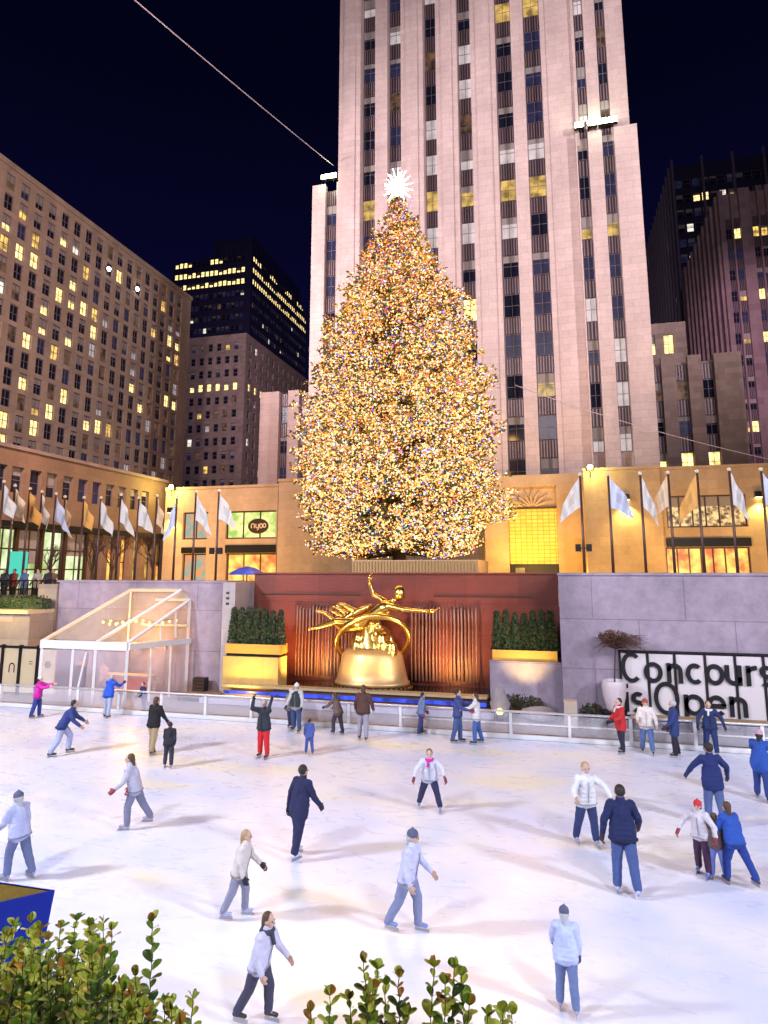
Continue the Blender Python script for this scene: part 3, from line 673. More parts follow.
# ================================================================== MAIN TOWER
def strip_windows(items, spands, u0, u1, zlist, wh, pitch, depth, vf):
    for z in zlist:
        items.append((u0 + .05, z, u1 - u0 - .1, wh, vf(z), depth))
        spands.append((u0 + .05, z + wh + .03, u1 - u0 - .1, pitch - wh - .06, depth))
FLUTE = plain('pale aluminium flute', (.24, .18, .21), .4, .3)
def spandrels(parent, org, U, Nn, lst, limit=100, mat=SPAND):
    org = V(org); U = V(U); Nn = V(Nn); lst = sorted(lst, key=lambda s: (org + U * s[0] + V((0, 0, s[1])) - co.location).length)
    def geo(b, w_, h_, fr):
        b.box(0, w_, .05, .12, 0, h_, mat, fr)
        n = max(3, int(w_ / .3))
        for i in range(n): x = w_ * (i + .5) / n; b.box(x - w_ / n * .2, x + w_ / n * .2, 0, .049, .08, h_ - .08, FLUTE, fr)
    cache = {}
    for s in lst[:limit]:
        k = (round(s[2], 2), round(s[3], 2))
        if k not in cache: bb = MB(); geo(bb, s[2], s[3], lambda u, d, z: V((u, d, z))); cache[k] = bb.mesh('spandrel_panel')
        inst('spandrel_panel', cache[k], parent, org + U * s[0] + Nn * s[4] + V((0, 0, s[1])) - parent.location)
    if lst[limit:]:
        b = MB()
        for s in lst[limit:]:
            o = org + U * s[0] + Nn * s[4] + V((0, 0, s[1])); geo(b, s[2], s[3], lambda u, d, z: o + V((u, d, z)))
        tag(b.build('more_spandrel_panels', parent), kind='stuff')

tw = thing('limestone_tower', (-8, 80, PLZ), 'tall floodlit pinkish limestone tower behind the big lit tree', 'skyscraper')
YT, XL, XR, ZT = 75.0, -25.9, 9.9, 150.
strips = [(at(a - .9, 240, Y=YT).x, at(c + .9, 240, Y=YT).x) for a, c in ((361, 374), (388.5, 401), (426, 437.4), (461.5, 474), (502, 517), (532, 548))]
PITCHW, WH = 5.08, 2.85
zrow = [47.5 - WH / 2 + PITCHW * k for k in range(-6, 19)]
b = MB(); edges = [XL] + [v for s in strips for v in s] + [XR]
pd = [0, .25, 0, .2, 0, .22, .5]
for i in range(7):
    b.box(edges[2 * i], edges[2 * i + 1], YT - .25 + pd[i] * .6, YT + 1.5, 16.4, ZT, LIME)
    if edges[2 * i + 1] - edges[2 * i] > 2.6:   # thin step on the wide piers
        b.box(edges[2 * i] + .7, edges[2 * i + 1] - .7, YT - .42 + pd[i] * .6, YT - .254 + pd[i] * .6, 16.4, ZT, LIME)
b.box(XL, XR, YT + 1.504, YT + 14, PLZ, ZT, LIME)
b.build('tower_wall', tw)
it, spd = [], []
def vmain(z):
    k = round((z - 47.5 + WH / 2) / PITCHW)
    if k == 1: return 'ochre'
    if k == 2: return 'blind' if random.random() < .8 else 'dark'
    if k in (-4, 6): return pick([('ochre', 2), ('blind', 3), ('dark', 5)])
    return pick([('dark', 7), ('blue', 6), ('blind', 2.6), ('ochre', .4), ('yellow', .3), ('dim', .8)])
for s in strips: strip_windows(it, spd, s[0] - XL, s[1] - XL, zrow, WH, PITCHW, 1.15, vmain)
it = [q[:2] + q[2:] for q in it]
facade_windows(tw, (XL, YT, 0), XP, YP, it, 2, 2, 100)
spandrels(tw, (XL, YT, 0), XP, YP, spd, 100)
# lower storeys of the tower: entrance bay with carved lunette and glass-block screen
e0, e1 = at(509, 540, Y=YT - 1).x, at(558, 540, Y=YT - 1).x
b = MB()
b.box(XL, e0, YT - 1.0, YT + 1.1, PLZ, 16.3, LIME_WARM); b.box(e1, XR, YT - 1.0, YT + 1.1, PLZ, 16.3, LIME_WARM)
b.box(e0, e1, YT - 1.0, YT + 1.1, 15.0, 16.3, LIME_WARM)
b.build('entrance_wall', tw)
b = MB(); b.box(e0, e1, YT - .45, YT - .3, 12.5, 15.0, LIME_WARM)
cx = (e0 + e1) / 2
for k in range(7):  # plain flowing carved ribs, a generic ornament
    a0 = R(20 + 23 * k); b.tube([(cx + .3 * math.cos(a0), YT - .5, 12.7 + .2 * math.sin(a0)), (cx + 1.4 * math.cos(a0 + .12), YT - .56, 12.7 + 1.3 * math.sin(a0)), (cx + 2.3 * math.cos(a0), YT - .5, 12.75 + 2.0 * math.sin(a0))], [.10, .16, .06], LIME_WARM, 6)
b.box(e0 + .01, e1 - .01, YT - .6, YT - .451, 12.5, 12.72, BRONZE)
b.build('carved_lunette', tw)
gb_m, nt, bs = newmat('glass block screen')
g = N(nt, 'ShaderNodeNewGeometry'); s_ = N(nt, 'ShaderNodeSeparateXYZ'); L(nt, g.outputs['Position'], s_.inputs[0]); c_ = N(nt, 'ShaderNodeCombineXYZ'); L(nt, s_.outputs['X'], c_.inputs['X']); L(nt, s_.outputs['Z'], c_.inputs['Y'])
br = N(nt, 'ShaderNodeTexBrick'); L(nt, c_.outputs[0], br.inputs['Vector']); br.offset = 0
br.inputs['Scale'].default_value = 1; br.inputs['Brick Width'].default_value = .62; br.inputs['Row Height'].default_value = .42; br.inputs['Mortar Size'].default_value = .035
br.inputs['Color1'].default_value = (1, .62, .06, 1); br.inputs['Color2'].default_value = (.9, .42, .02, 1); br.inputs['Mortar'].default_value = (.25, .09, .005, 1)
L(nt, br.outputs['Color'], bs.inputs['Emission Color']); bs.inputs['Emission Strength'].default_value = .95; bs.inputs['Base Color'].default_value = (.3, .2, .05, 1)
gb_m.cycles.emission_sampling = 'NONE'
b = MB(); b.box(e0 + .02, e1 - .02, YT - .4, YT - .2, 6.4, 12.49, gb_m); b.build('glass_screen', tw)
b = MB(); b.box(e0 + .02, e1 - .02, YT - .5, YT - .15, PLZ, 6.39, BLACKM); b.box(e0 + .6, e0 + 1.6, YT - .52, YT - .501, PLZ + .1, 6.0, MATS['ochre window'] if 'ochre window' in MATS else BRONZE); b.build('entrance_doors', tw)

# side wing with floodlights, in front of the tower's right bays
wg = thing('tower_wing', (7.7, 78, PLZ), 'lower limestone wing on the right edge of the floodlit tower', 'building')
YW, W0, W1, ZW = 74.0, at(575, 131, Y=74).x, at(637, 131, Y=74).x, 57.3
ws = [(at(a, 240, Y=YW).x, at(c, 240, Y=YW).x) for a, c in ((582, 593.5), (608, 620.5))]
ed = [W0, ws[0][0], ws[0][1], ws[1][0], ws[1][1], W1]
b = MB()
for i in range(3): b.box(ed[2 * i], ed[2 * i + 1], YW - .2 + .15 * (i == 1), YW + .9, PLZ, ZW, LIME)
b.box(W0, W1, YW + .904, YW + 9, PLZ, ZW - 1.5, LIME); b.box(W1 - .3, W1, YW + .904, YW + 9, ZW - 1.5, ZW, LIME)
b.build('wing_wall', wg)
it, spd = [], []
def vwing(z):
    k = round((z - 44.0) / PITCHW)
    return 'ochre' if k == 0 else pick([('dark', 5), ('blue', 5), ('blind', 3), ('yellow', .4), ('white', 1), ('dim', .8)])
zw = [44.0 + PITCHW * k for k in range(-5, 3)]
for s in ws: strip_windows(it, spd, s[0] - W0, s[1] - W0, zw, WH, PITCHW, .6, vwing)
facade_windows(wg, (W0, YW, 0), XP, YP, it, 2, 2); spandrels(wg, (W0, YW, 0), XP, YP, spd)
# recessed upper bays of the tower above that wing
us = [(at(a, 20, Y=YT).x, at(c, 20, Y=YT).x) for a, c in ((573, 582.5), (594.3, 604))]
ub = thing('tower_shoulder', (8, 75, 57), 'upper right bays of the tower above the roof floodlights', 'building')
U0 = us[0][0] - .35; ed = [U0, us[0][0], us[0][1], us[1][0], us[1][1], XR + .6]
b = MB()
for i in range(3): b.box(ed[2 * i], ed[2 * i + 1], YT - .5, YT + .1, 56.0, 120, LIME)
b.box(XR + .02, XR + .6, YT + .104, YT + 10, 56, 120, LIME)
b.build('wall', ub); it, spd = [], []
zu = [58.8 + PITCHW * k for k in range(0, 8)]
for s in us: strip_windows(it, spd, s[0] - U0, s[1] - U0, zu, WH, PITCHW, -.28, lambda z: pick([('dark', 5), ('blue', 4), ('blind', 2), ('dim', 1)]))
facade_windows(ub, (U0, YT, 0), XP, YP, it, 2, 2); spandrels(ub, (U0, YT, 0), XP, YP, spd)

def wing2(name, label, x0, x1, y, ztop, stripx, zl, wh, pitch, mat, vf, cat='building', dep=10):
    t = thing(name, ((x0 + x1) / 2, y + dep / 2, PLZ), label, cat)
    ed = [x0] + [v for s in stripx for v in s] + [x1]
    b = MB()
    for i in range(len(ed) // 2):
        if ed[2 * i + 1] - ed[2 * i] > .05: b.box(ed[2 * i], ed[2 * i + 1], y, y + .9, PLZ, ztop, mat)
    b.box(x0, x1, y + .904, y + dep, PLZ, ztop - .6, mat)
    b.build('wall', t); it, sp = [], []
    for s in stripx: strip_windows(it, sp, s[0] - x0, s[1] - x0, zl, wh, pitch, .6, vf)
    facade_windows(t, (x0, y, 0), XP, YP, it, 2, 2); spandrels(t, (x0, y, 0), XP, YP, sp); return t
ax = lambda p, y, Y: at(p, y, Y=Y).x
wing2('tower_side_wing', 'narrow lower wing on the left edge of the floodlit tower', at(311.5, 240, Y=76).x, XL - .02, 76, at(312, 186, Y=76).z, [(ax(324.5, 240, 76), ax(336, 240, 76))],
      [21 + PITCHW * k for k in range(7)], WH, PITCHW, LIME, lambda z: pick([('dark', 4), ('blue', 4), ('blind', 2), ('ochre', 1)]))
wing2('low_office_wing', 'low grey stone block left of the tree with tall dark window bays', ax(259, 440, 82), ax(312, 440, 82), 82, 30.6, [(ax(278, 440, 82), ax(287, 440, 82)), (ax(298, 440, 82), ax(308, 440, 82))],
      [17.5 + 4.3 * k for k in range(3)], 2.3, 4.3, LIME_DARK if False else LIME, lambda z: pick([('dark', 5), ('blue', 4)]))
wing2('low_office_wing', 'low brown stone block with pilasters right of the tower', ax(645, 420, 82), ax(747, 420, 82), 82, 31.3,
      [(ax(651, 420, 82), ax(665, 420, 82)), (ax(679, 420, 82), ax(692, 420, 82)), (ax(706, 420, 82), ax(719, 420, 82))],
      [17.2, 21.6, 26.0], 2.3, 4.4, LIME_DARK, lambda z: 'yellow' if z < 18 else pick([('dark', 5), ('blue', 3), ('blind', 1), ('dim', 1)]))
t = thing('stone_penthouse', (13.7, 90, 31), 'small stone block with two yellow windows above the low brown wing', 'building')
b = MB(); px0 = ax(643, 345, 88); px1 = ax(687, 345, 88)
cols = [(ax(646, 345, 88) - px0, ax(655.5, 345, 88) - px0), (ax(664, 345, 88) - px0, ax(674, 345, 88) - px0)]
punched(b, (px0, 88, 0), XP, YP, px1 - px0, PLZ, 37.8, cols, [(33.6, 36.2)], LIME_DARK, .4); b.box(px0, px1, 88.404, 95, PLZ, 37, LIME_DARK); b.build('wall', t)
facade_windows(t, (px0, 88, 0), XP, YP, [(c[0], 33.6, c[1] - c[0], 2.6, 'yellow', .25) for c in cols], 2, 2)

# ================================================================== PLAZA-LEVEL BLOCKS
def shop_block(name, label, x0, x1, y, ztop, opens, mat=LIME_WARM, dep=8, extra=None):
    """opens: (px0,px1,z0,z1,kind) real openings with glazing behind"""
    t = thing(name, ((x0 + x1) / 2, y + dep / 2, PLZ), label, 'building')
    rows = sorted(set((o[2], o[3]) for o in opens)); b = MB(); zs = PLZ
    fr = lambda u, d, z: V((u, y + d, z))
    for (a, c) in rows:
        b.box(x0, x1, 0, .5, zs, a, mat, fr); xs = x0
        for o in sorted([o for o in opens if (o[2], o[3]) == (a, c)]):
            b.box(xs, o[0], 0, .5, a, c, mat, fr); xs = o[1]
        b.box(xs, x1, 0, .5, a, c, mat, fr); zs = c
    b.box(x0, x1, 0, .5, zs, ztop, mat, fr); b.box(x0, x1, .504, dep, PLZ, ztop - .4, mat, fr)
    b.build('wall', t)
    b = MB(); b.box(x0 - .06, x1 + .06, -.12, .6, ztop + .003, ztop + .28, mat, fr); b.build('cornice', t)
    for o in opens:
        b = MB(); window_geo(b, o[1] - o[0], o[3] - o[2], o[4], lambda u, d, z: V((o[0] + u, y + .3 + d, o[2] + z)), o[5] if len(o) > 5 else 2, 1, BRONZE, .14); b.build('shop_window', t)
    return t
SHOPG = emit('green gold shop display', (.95, .9, .35), 1.25, .5, 1.1, (.35, .55, .12)); SHOPO = emit('orange shop display', (1, .62, .12), 1.5, .6, .8, (.6, .12, .03))
SHOPR = emit('red shop display', (.9, .35, .12), 1.0, .6, 1.2, (.25, .45, .4)); SPARK = emit('painted gold reflection', (1, .66, .25), 1.2, .9, 2.6, (.10, .03, .01))  # SPARK: reflection of the tree lights painted into the panes as glow
TEAL = emit('white shop light', (.88, 1, .62), 1.15, .35, .45, (.30, .42, .12)); TEALS = emit('teal screen', (.05, .62, .48), 1.1)
Y6 = 62.
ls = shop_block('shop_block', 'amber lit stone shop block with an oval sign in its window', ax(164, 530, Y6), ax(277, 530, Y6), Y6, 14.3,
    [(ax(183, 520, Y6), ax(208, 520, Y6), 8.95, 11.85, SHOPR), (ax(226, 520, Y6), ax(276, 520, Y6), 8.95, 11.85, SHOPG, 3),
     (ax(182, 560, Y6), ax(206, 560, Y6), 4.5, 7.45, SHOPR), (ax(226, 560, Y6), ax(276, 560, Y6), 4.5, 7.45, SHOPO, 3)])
xa = ax(226, 550, Y6); xb = ax(276, 550, Y6)
b = MB(); b.box(xa, xb, Y6 - .25, Y6 - .004, 7.5, 8.3, BLACKM); b.box(ax(182, 550, Y6), ax(206, 550, Y6), Y6 - .2, Y6 - .004, 7.5, 8.1, BLACKM); b.build('fascia', ls)
ox, oz = ax(257.5, 528, Y6), 10.25
b = MB(); vs = [(ox + 1.15 * math.cos(a * math.pi / 16), Y6 + .22, oz + .78 * math.sin(a * math.pi / 16)) for a in range(32)]
b.add(vs + [(v[0], Y6 + .12, v[2]) for v in vs], [tuple(range(32))[::-1], tuple(range(32, 64))] + [(i, (i + 1) % 32, 32 + (i + 1) % 32, 32 + i) for i in range(32)], BRONZE); b.build('oval_sign', ls)
b = MB(); SC = plain('pale sign letters', (.8, .68, .5), .5)
strokes(b, [[(-.75, -.22), (-.75, .25)], [(-.75, .2), (-.5, .25), (-.42, .12), (-.42, -.22)], [(-.25, .22), (-.25, -.1), (-.1, -.22), (.06, -.1)], [(.06, .22), (.06, -.3), (-.1, -.42)],
            [(.34 + .16 * math.cos(R(k * 20)), .02 + .22 * math.sin(R(k * 20))) for k in range(19)], [(.72 + .15 * math.cos(R(k * 20)), .05 + .2 * math.sin(R(k * 20))) for k in range(19)]], Y6 + .118, .09, SC, .02, (ox, oz)); b.build('sign_lettering', ls)
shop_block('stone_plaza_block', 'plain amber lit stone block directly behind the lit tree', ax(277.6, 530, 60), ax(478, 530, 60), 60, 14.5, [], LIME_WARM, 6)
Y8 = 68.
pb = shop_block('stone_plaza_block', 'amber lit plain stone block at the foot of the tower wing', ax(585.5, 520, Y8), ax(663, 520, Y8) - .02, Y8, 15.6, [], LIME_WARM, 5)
rs = shop_block('shop_block', 'amber lit stone shop block with two wide dark framed windows', ax(663, 520, Y8) + .02, 34, Y8 + .3, 15.5,
    [(ax(667, 510, Y8), ax(748, 510, Y8), 9.8, 12.9, SPARK, 6), (ax(667, 560, Y8), ax(752, 560, Y8), 4.5, 7.9, SHOPO, 7), (ax(790, 510, Y8), ax(870, 510, Y8), 9.8, 12.9, SPARK, 6), (ax(790, 560, Y8), ax(870, 560, Y8), 4.5, 7.9, SHOPO, 7)], LIME_WARM, 8)
b = MB(); b.box(ax(667, 545, Y8), ax(752, 545, Y8), Y8 + .05, Y8 + .296, 7.95, 8.75, BLACKM); b.build('fascia', rs)

# ------------------------------------------------------------------ left: low arcade building and the big office slab
PODM = stone('brown podium stone', (.25, .155, .10), 1.8, .85, var=.08, mdark=.75)
lo = thing('low_shop_building', (-46, 52, PLZ), 'low amber stone building with a bright glazed shop front on the left', 'building')
XLo = -42.
def yx(p, y, X): return at(p, y, X=X).y
cw = [at(p, 470 + .22 * p, X=XLo).y for p in (1, 18, 36, 52, 68, 83, 97, 110, 122, 134, 145)]
wy0, wy1 = 30., 64.
cols = sorted([(y - .62 - wy0, y + .62 - wy0) for y in cw] + [(y - .62 - wy0, y + .62 - wy0) for y in (40.2 - .0, 38.4, 36.6, 34.8, 33.0)][1:])
b = MB(); fr = lambda u, d, z: V((XLo - d, wy0 + u, z))
punched(b, (XLo, wy0, 0), YP, (-1, 0, 0), wy1 - wy0, 9.6, 15.4, cols, [(11.9, 14.0)], PODM, .4)
b.box(0, wy1 - wy0, .404, 8, 9.6, 15.0, PODM, fr); b.build('wall', lo)
b = MB(); b.box(0, wy1 - wy0, -.15, .5, 15.404, 15.7, LIME_DARK, fr); b.build('cornice', lo)
b = MB(); b.box(0, wy1 - wy0, -.5, .3, 9.1, 9.59, BLACKM, fr); b.build('canopy', lo)
facade_windows(lo, (XLo, wy0, 0), YP, (-1, 0, 0), [(c[0], 11.9, c[1] - c[0], 2.1, pick([('dark', 6), ('blue', 2), ('dim', 1)]), .28) for c in cols], 1, 2)
ysh = yx(88, 550, XLo); n = 8; pwid = (ysh - wy0) / n
for i in range(n):
    b = MB(); window_geo(b, pwid - .3, 4.9, TEAL, lambda u, d, z: V((XLo - .1 - d, wy0 + i * pwid + u, PLZ + .05 + z)), 2, 3, BRONZE, .12); b.build('shop_window', lo)
    b = MB(); b.box(i * pwid + pwid - .29, i * pwid + pwid - .01, 0, .4, PLZ, 9.09, BRONZE, fr); b.build('pier', lo)
b = MB(); y_a = yx(8, 560, XLo); b.box(y_a - wy0, y_a + 2.0 - wy0, -.02, .08, 5.0, 7.2, TEALS, fr); b.build('advert_screen', lo)
ar = wy1 - ysh; n = 6
for i in range(n):
    y_ = ysh - wy0 + ar * i / n
    b = MB(); b.box(y_, y_ + .7, 0, .6, PLZ, 9.09, PODM, fr); b.build('pier', lo)
    b = MB(); window_geo(b, ar / n - .74, 4.8, random.choice([MATS['ochre window'], MATS['dim window'], SHOPO]), lambda u, d, z: V((XLo - .5 - d, wy0 + y_ + .72 + u, PLZ + z)), 2, 2, BRONZE, .1); b.build('shop_window', lo)

K = 1.7
ob = thing('office_slab', (-80, 95, PLZ), 'long dark stone office building with rows of small square windows', 'building')
SLABM = stone('tan slab stone', (.44, .33, .27), 1.6, .9, .02, var=.07, mdark=.75)
XB = -45 * K; yb0, yb1 = 48., at(190, 300, X=XB).y + .5
Ys = [at(9.2, 202, X=XB).y]; Yr = at(179, 319, X=XB).y; nc = 16
stp = (Yr - Ys[0]) / nc
colsY = [Ys[0] + stp * k for k in range(-5, nc + 2)]
zt_ = at(9, 202, X=XB).z; zb_ = at(8.5, 412, X=XB).z; nr = 9.6; rstep = (zt_ - zb_) / nr
rowsZ = sorted([zt_ + rstep * k for k in range(-12, 2)])
ww, wh = 1.7, 2.5
cols = [(y - ww / 2 - yb0, y + ww / 2 - yb0) for y in colsY if y + ww / 2 < yb1 - .8]
rows = [(z - wh / 2, z + wh / 2) for z in rowsZ]
ztop = at(190, 300, X=XB).z
b = MB(); punched(b, (XB, yb0, 0), YP, (-1, 0, 0), yb1 - yb0, PLZ, ztop, cols, rows, SLABM, .35)
b.box(XB - 16, XB - .354, yb0, yb1, PLZ, ztop - .5, SLABM); b.build('wall', ob)
b = MB(); b.box(XB - 1, XB + .25, yb0, yb1 + .1, ztop + .004, ztop + .9, SLABM); b.build('parapet', ob)
items = []
for ri, r_ in enumerate(rows):
    band = 1.6 if ri in (9, 10, 6) else (.9 if ri in (3, 4) else .45)
    for ci, c in enumerate(cols):
        near = 1.5 if ci < 12 else .7
        items.append((c[0], r_[0], ww, wh, pick([('dark', 8), ('blue', 2.5), ('blind', 1), ('dim', 2.2), ('yellow', 2.6 * band * near), ('warm', 1.6 * band * near), ('white', .3)]), .25))
facade_windows(ob, (XB, yb0, 0), YP, (-1, 0, 0), items, 2, 2, 100, t=.10)

# ------------------------------------------------------------------ back left: stone block and dark glass tower
def tower_box(name, label, x0, x1, y0, y1, z1, mat, fcols, scols, rows, w_, h_, vf, side='right', cat='building', t=.12):
    th = thing(name, ((x0 + x1) / 2, (y0 + y1) / 2, PLZ), label, cat)
    b = MB(); punched(b, (x0, y0, 0), XP, YP, x1 - x0, PLZ, z1, [(c, c + w_) for c in fcols], rows, mat, .4)
    if side == 'right': punched(b, (x1, y0 + .404, 0), YP, (-1, 0, 0), y1 - y0 - .404, PLZ, z1, [(c, c + w_) for c in scols], rows, mat, .4)
    else: punched(b, (x0, y0 + .404, 0), YP, (1, 0, 0), y1 - y0 - .404, PLZ, z1, [(c, c + w_) for c in scols], rows, mat, .4)
    a_, c_ = (x0, x1 - .404) if side == 'right' else (x0 + .404, x1)
    b.box(a_, c_, y0 + .41, y1, PLZ, z1 - .5, mat); b.build('wall', th)
    facade_windows(th, (x0, y0, 0), XP, YP, [(c, r_[0], w_, r_[1] - r_[0], vf(r_[0], c, 0), .3) for c in fcols for r_ in rows], 1, 2, 100, t=t)
    it = [(c, r_[0], w_, r_[1] - r_[0], vf(r_[0], c, 1), .3) for c in scols for r_ in rows]
    b = MB(); sx = x1 if side == 'right' else x0; sg_ = -1 if side == 'right' else 1
    for q in it: window_geo(b, q[2], q[3], random.choice(WIN[q[4]]), lambda u, d, z: V((sx + sg_ * (q[5] + d), y0 + .404 + q[0] + u, q[1] + z)), 1, 2, WFRAME, t)
    tag(b.build('side_windows', th), kind='stuff'); return th
YA = 175.
xa0, xa1 = ax(176, 420, YA), ax(244, 400, YA)
zA = at(244, 333, Y=YA).z
rw_ = [(z, z + 2.4) for z in np.arange(zA - 5 - 4.3 * 13, zA - 4, 4.3)]
litrow = min(rw_, key=lambda r_: abs(r_[0] - at(220, 392, Y=YA).z))[0]
def vA(z, c, s):
    if abs(z - litrow) < .5: return 'yellow'
    return pick([('dark', 12), ('blue', 3), ('dim', 2), ('blind', .8), ('warm', .7), ('white', .4)])
tower_box('stepped_stone_block', 'dark brown stone block with a band of glowing windows, below the dark glass tower', xa0, xa1, YA, YA + 60, zA, LIME_DARK,
          [1.2 + 2.95 * k for k in range(int((xa1 - xa0 - 2) / 2.95))], [2 + 4.2 * k for k in range(13)], rw_, 1.6, 2.4, vA)
YD = 255.
xd0, xd1 = ax(172, 300, YD), ax(252, 258, YD)
zD = at(252, 254, Y=YD).z; NAVY = plain('navy curtain wall', (.06, .055, .14), .3, .3, var=.3, scale=.2)
rD = [(z, z + 2.6) for z in np.arange(zD - 8.2 - 5.6 * 12, zD - 1.5, 5.6)]
lit2 = [r_[0] for r_ in rD][-3:]
def vD(z, c, s):
    if z >= lit2[2] - .1: return 'yellow' if (s == 0 and (c < 8 or 17 < c < 24)) or (s == 1 and int(c / 9) % 2 == 0) else 'dark'
    if z >= lit2[0] - .1: return 'yellow'
    return pick([('dark', 8), ('blue', 14), ('dim', .8), ('white', .9), ('warm', .4)])
dk = tower_box('dark_glass_tower', 'dark navy tower with two glowing yellow floors near its top', xd0, xd1, YD, YD + 70, zD, NAVY,
          [.8 + 2.3 * k for k in range(int((xd1 - xd0 - 2) / 2.3))], [1.2 + 2.3 * k for k in range(29)], rD, 1.8, 2.6, vD, cat='skyscraper')
b = MB(); xq = ax(214, 240, YD); b.box(xq, xd1 - .5, YD + .6, YD + 60, zD - .4, at(250, 236, Y=YD).z, NAVY)
for k in range(14): b.box(xq + 1 + k * 2.1, xq + 1.3 + k * 2.1, YD + .3, YD + .596, zD + .1, zD + 4.6, NAVY)
b.build('penthouse', dk); zD = at(250, 236, Y=YD).z
b = MB(); xc = ax(236, 240, YD + 10); b.lathe([(4.4, 0), (4.4, .6), (4.1, 2.2), (3.2, 3.9), (1.8, 4.9), (.1, 5.3)], plain('pale dome', (.55, .52, .55), .6), (xc, YD + 12, zD + .1), 24)
b.build('dome', dk, smooth=True)
lamp('POINT', 'dome_lamp', (xc, YD + 2, zD + 7), 14000, (.9, .8, 1), size=.5)
# back right: dark glass tower and brown pier tower
YG = 215.
xg0 = ax(676, 240, YG); zG = at(700, 163, Y=YG).z
BLK = plain('black curtain wall', (.045, .04, .085), .3, .3, var=.3, scale=.2)
rG = [(z, z + 2.9) for z in np.arange(zG - 8 - 5.2 * 20, zG - 5, 5.2)]
gr = {}; GLIT = [at(700, y_, Y=YG).z for y_ in (193, 225, 250, 265, 285, 319)]
def vG(z, c, s):
    k = round(z * 10)
    if k not in gr: gr[k] = .1 if any(abs(z + 1.4 - q_) < 2.6 for q_ in GLIT) else .9
    if gr[k] < .33 and s == 0 and c < 17: return pick([('yellow', 2), ('warm', 2), ('white', 2), ('dark', 2), ('blue', 2)])
    return pick([('dark', 10), ('blue', 6), ('white', .25)])
gt = tower_box('black_glass_tower', 'black glass tower with thin vertical fins behind the low brown wing', xg0, xg0 + 60, YG, YG + 75, zG, BLK,
          [1.0 + 2.6 * k for k in range(21)], [1.2 + 2.6 * k for k in range(27)], rG, 2.1, 2.9, vG, side='left', cat='skyscraper')
for k in range(5):
    b = MB(); xx = xg0 + .3 + k * 9.1; b.box(xx - .35, xx + .35, YG - 1.1, YG - .004, PLZ, zG + 2, plain('grey purple fin', (.14, .11, .17), .5)); b.build('fin', gt)
for k in range(14):
    b = MB(); yy = YG + 2 + k * 5.2; b.box(xg0 - .7, xg0 - .004, yy - .2, yy + .2, PLZ, zG + 1, MATS['grey purple fin']); b.build('fin', gt)
YR = 150.
xr0 = ax(727, 300, YR); zR = at(740, 188, Y=YR).z
BRN = stone('brown pier stone', (.26, .18, .20), 2, 1.5)
xs_ = [(ax(734, 320, YR), ax(741, 320, YR)), (ax(742.5, 320, YR), ax(750, 320, YR)), (ax(762, 320, YR), ax(769, 320, YR)), (ax(770.5, 320, YR), ax(778, 320, YR)), (ax(790, 320, YR), ax(797, 320, YR)), (ax(798.5, 320, YR), ax(806, 320, YR))]
grr = {}
def vR(z):
    k = round(z * 10)
    if k not in grr: grr[k] = .1 if any(abs(z + 1.2 - at(745, y_, Y=YR).z) < 2.4 for y_ in (240, 290, 346, 420)) else .9
    return pick([('yellow', 3), ('warm', 3), ('dark', 1)]) if grr[k] < .2 else pick([('dark', 8), ('blue', 6), ('dim', .4)])
bt = wing2('brown_pier_tower', 'brown stone tower with vertical piers at the right edge', xr0, xr0 + 24, YR, zR, xs_, [20 + 4.9 * k for k in range(int((zR - 26) / 4.9))], 2.4, 4.9, BRN, vR, 'skyscraper', 45)
b = MB()
for k in range(9): b.box(xr0 - .5, xr0 - .004, YR + 1.5 + 4.5 * k, YR + 2.3 + 4.5 * k, PLZ, zR - .5, BRN)
b.build('side_piers', bt)

# ================================================================== FLOODLIGHTS AND WALL LAMPS
FLW = emit('floodlight glass', (1, 1, .78), 40)
FLG = emit('greenish floodlight glass', (.95, 1, .45), 30)
def flood(x, y, z, label, mat, s=.55, group='floodlights on the tower roofs'):
    t = thing('floodlight', (x, y, z), label, 'floodlight', group)
    b = MB(); b.tube([(x, y + .25, z), (x, y + .25, z + .5)], .06, BLACKM, 6); b.build('bracket', t)
    b = MB(); b.box(x - s, x + s, y, y + .5, z + .35, z + .35 + s * 1.4, BLACKM); b.build('housing', t)
    b = MB(); b.box(x - s + .05, x + s - .05, y - .03, y - .002, z + .42, z + .28 + s * 1.4, mat); b.build('lens', t)
ords = ['leftmost', 'second from the left', 'third from the left', 'rightmost']
for k, p in enumerate((579.5, 593, 604, 613.5)):
    q = at(p, 134, Y=73.4); flood(q.x, 73.4, ZW + .0, '%s of four glaring floodlights on the right wing roof' % ords[k], FLW)
for k, p in enumerate((325, 333)):
    q = at(p, 184, Y=75.6); flood(q.x, 75.5, at(312, 186, Y=76).z, ('left' if k == 0 else 'right') + ' of the two floodlights on the left wing roof', FLG)
lamp('POINT', 'flood_glow', (ax(597, 130, 73), 72.6, ZW + 1.3), 450, (.95, 1, .6), size=.4)
lamp('POINT', 'flood_glow', (ax(329, 182, 75), 74.6, 57.6), 260, (.95, 1, .6), size=.4)
for k, (px, py) in enumerate(((108.5, 269), (137, 289))):
    q = at(px, py, X=XB + .3)
    t = thing('floodlight', q, ('left' if k == 0 else 'right') + ' small white spotlight fixed high on the office slab', 'floodlight', 'spotlights on the office slab')
    b = MB(); b.box(q.x - .25, q.x, q.y - .5, q.y + .5, q.z - .4, q.z + .4, BLACKM); b.build('housing', t)
    b = MB(); b.ball((q.x + .02, q.y, q.z), .42, emit('white spot glass', (1, .98, .95), 14), 10); b.build('lens', t)
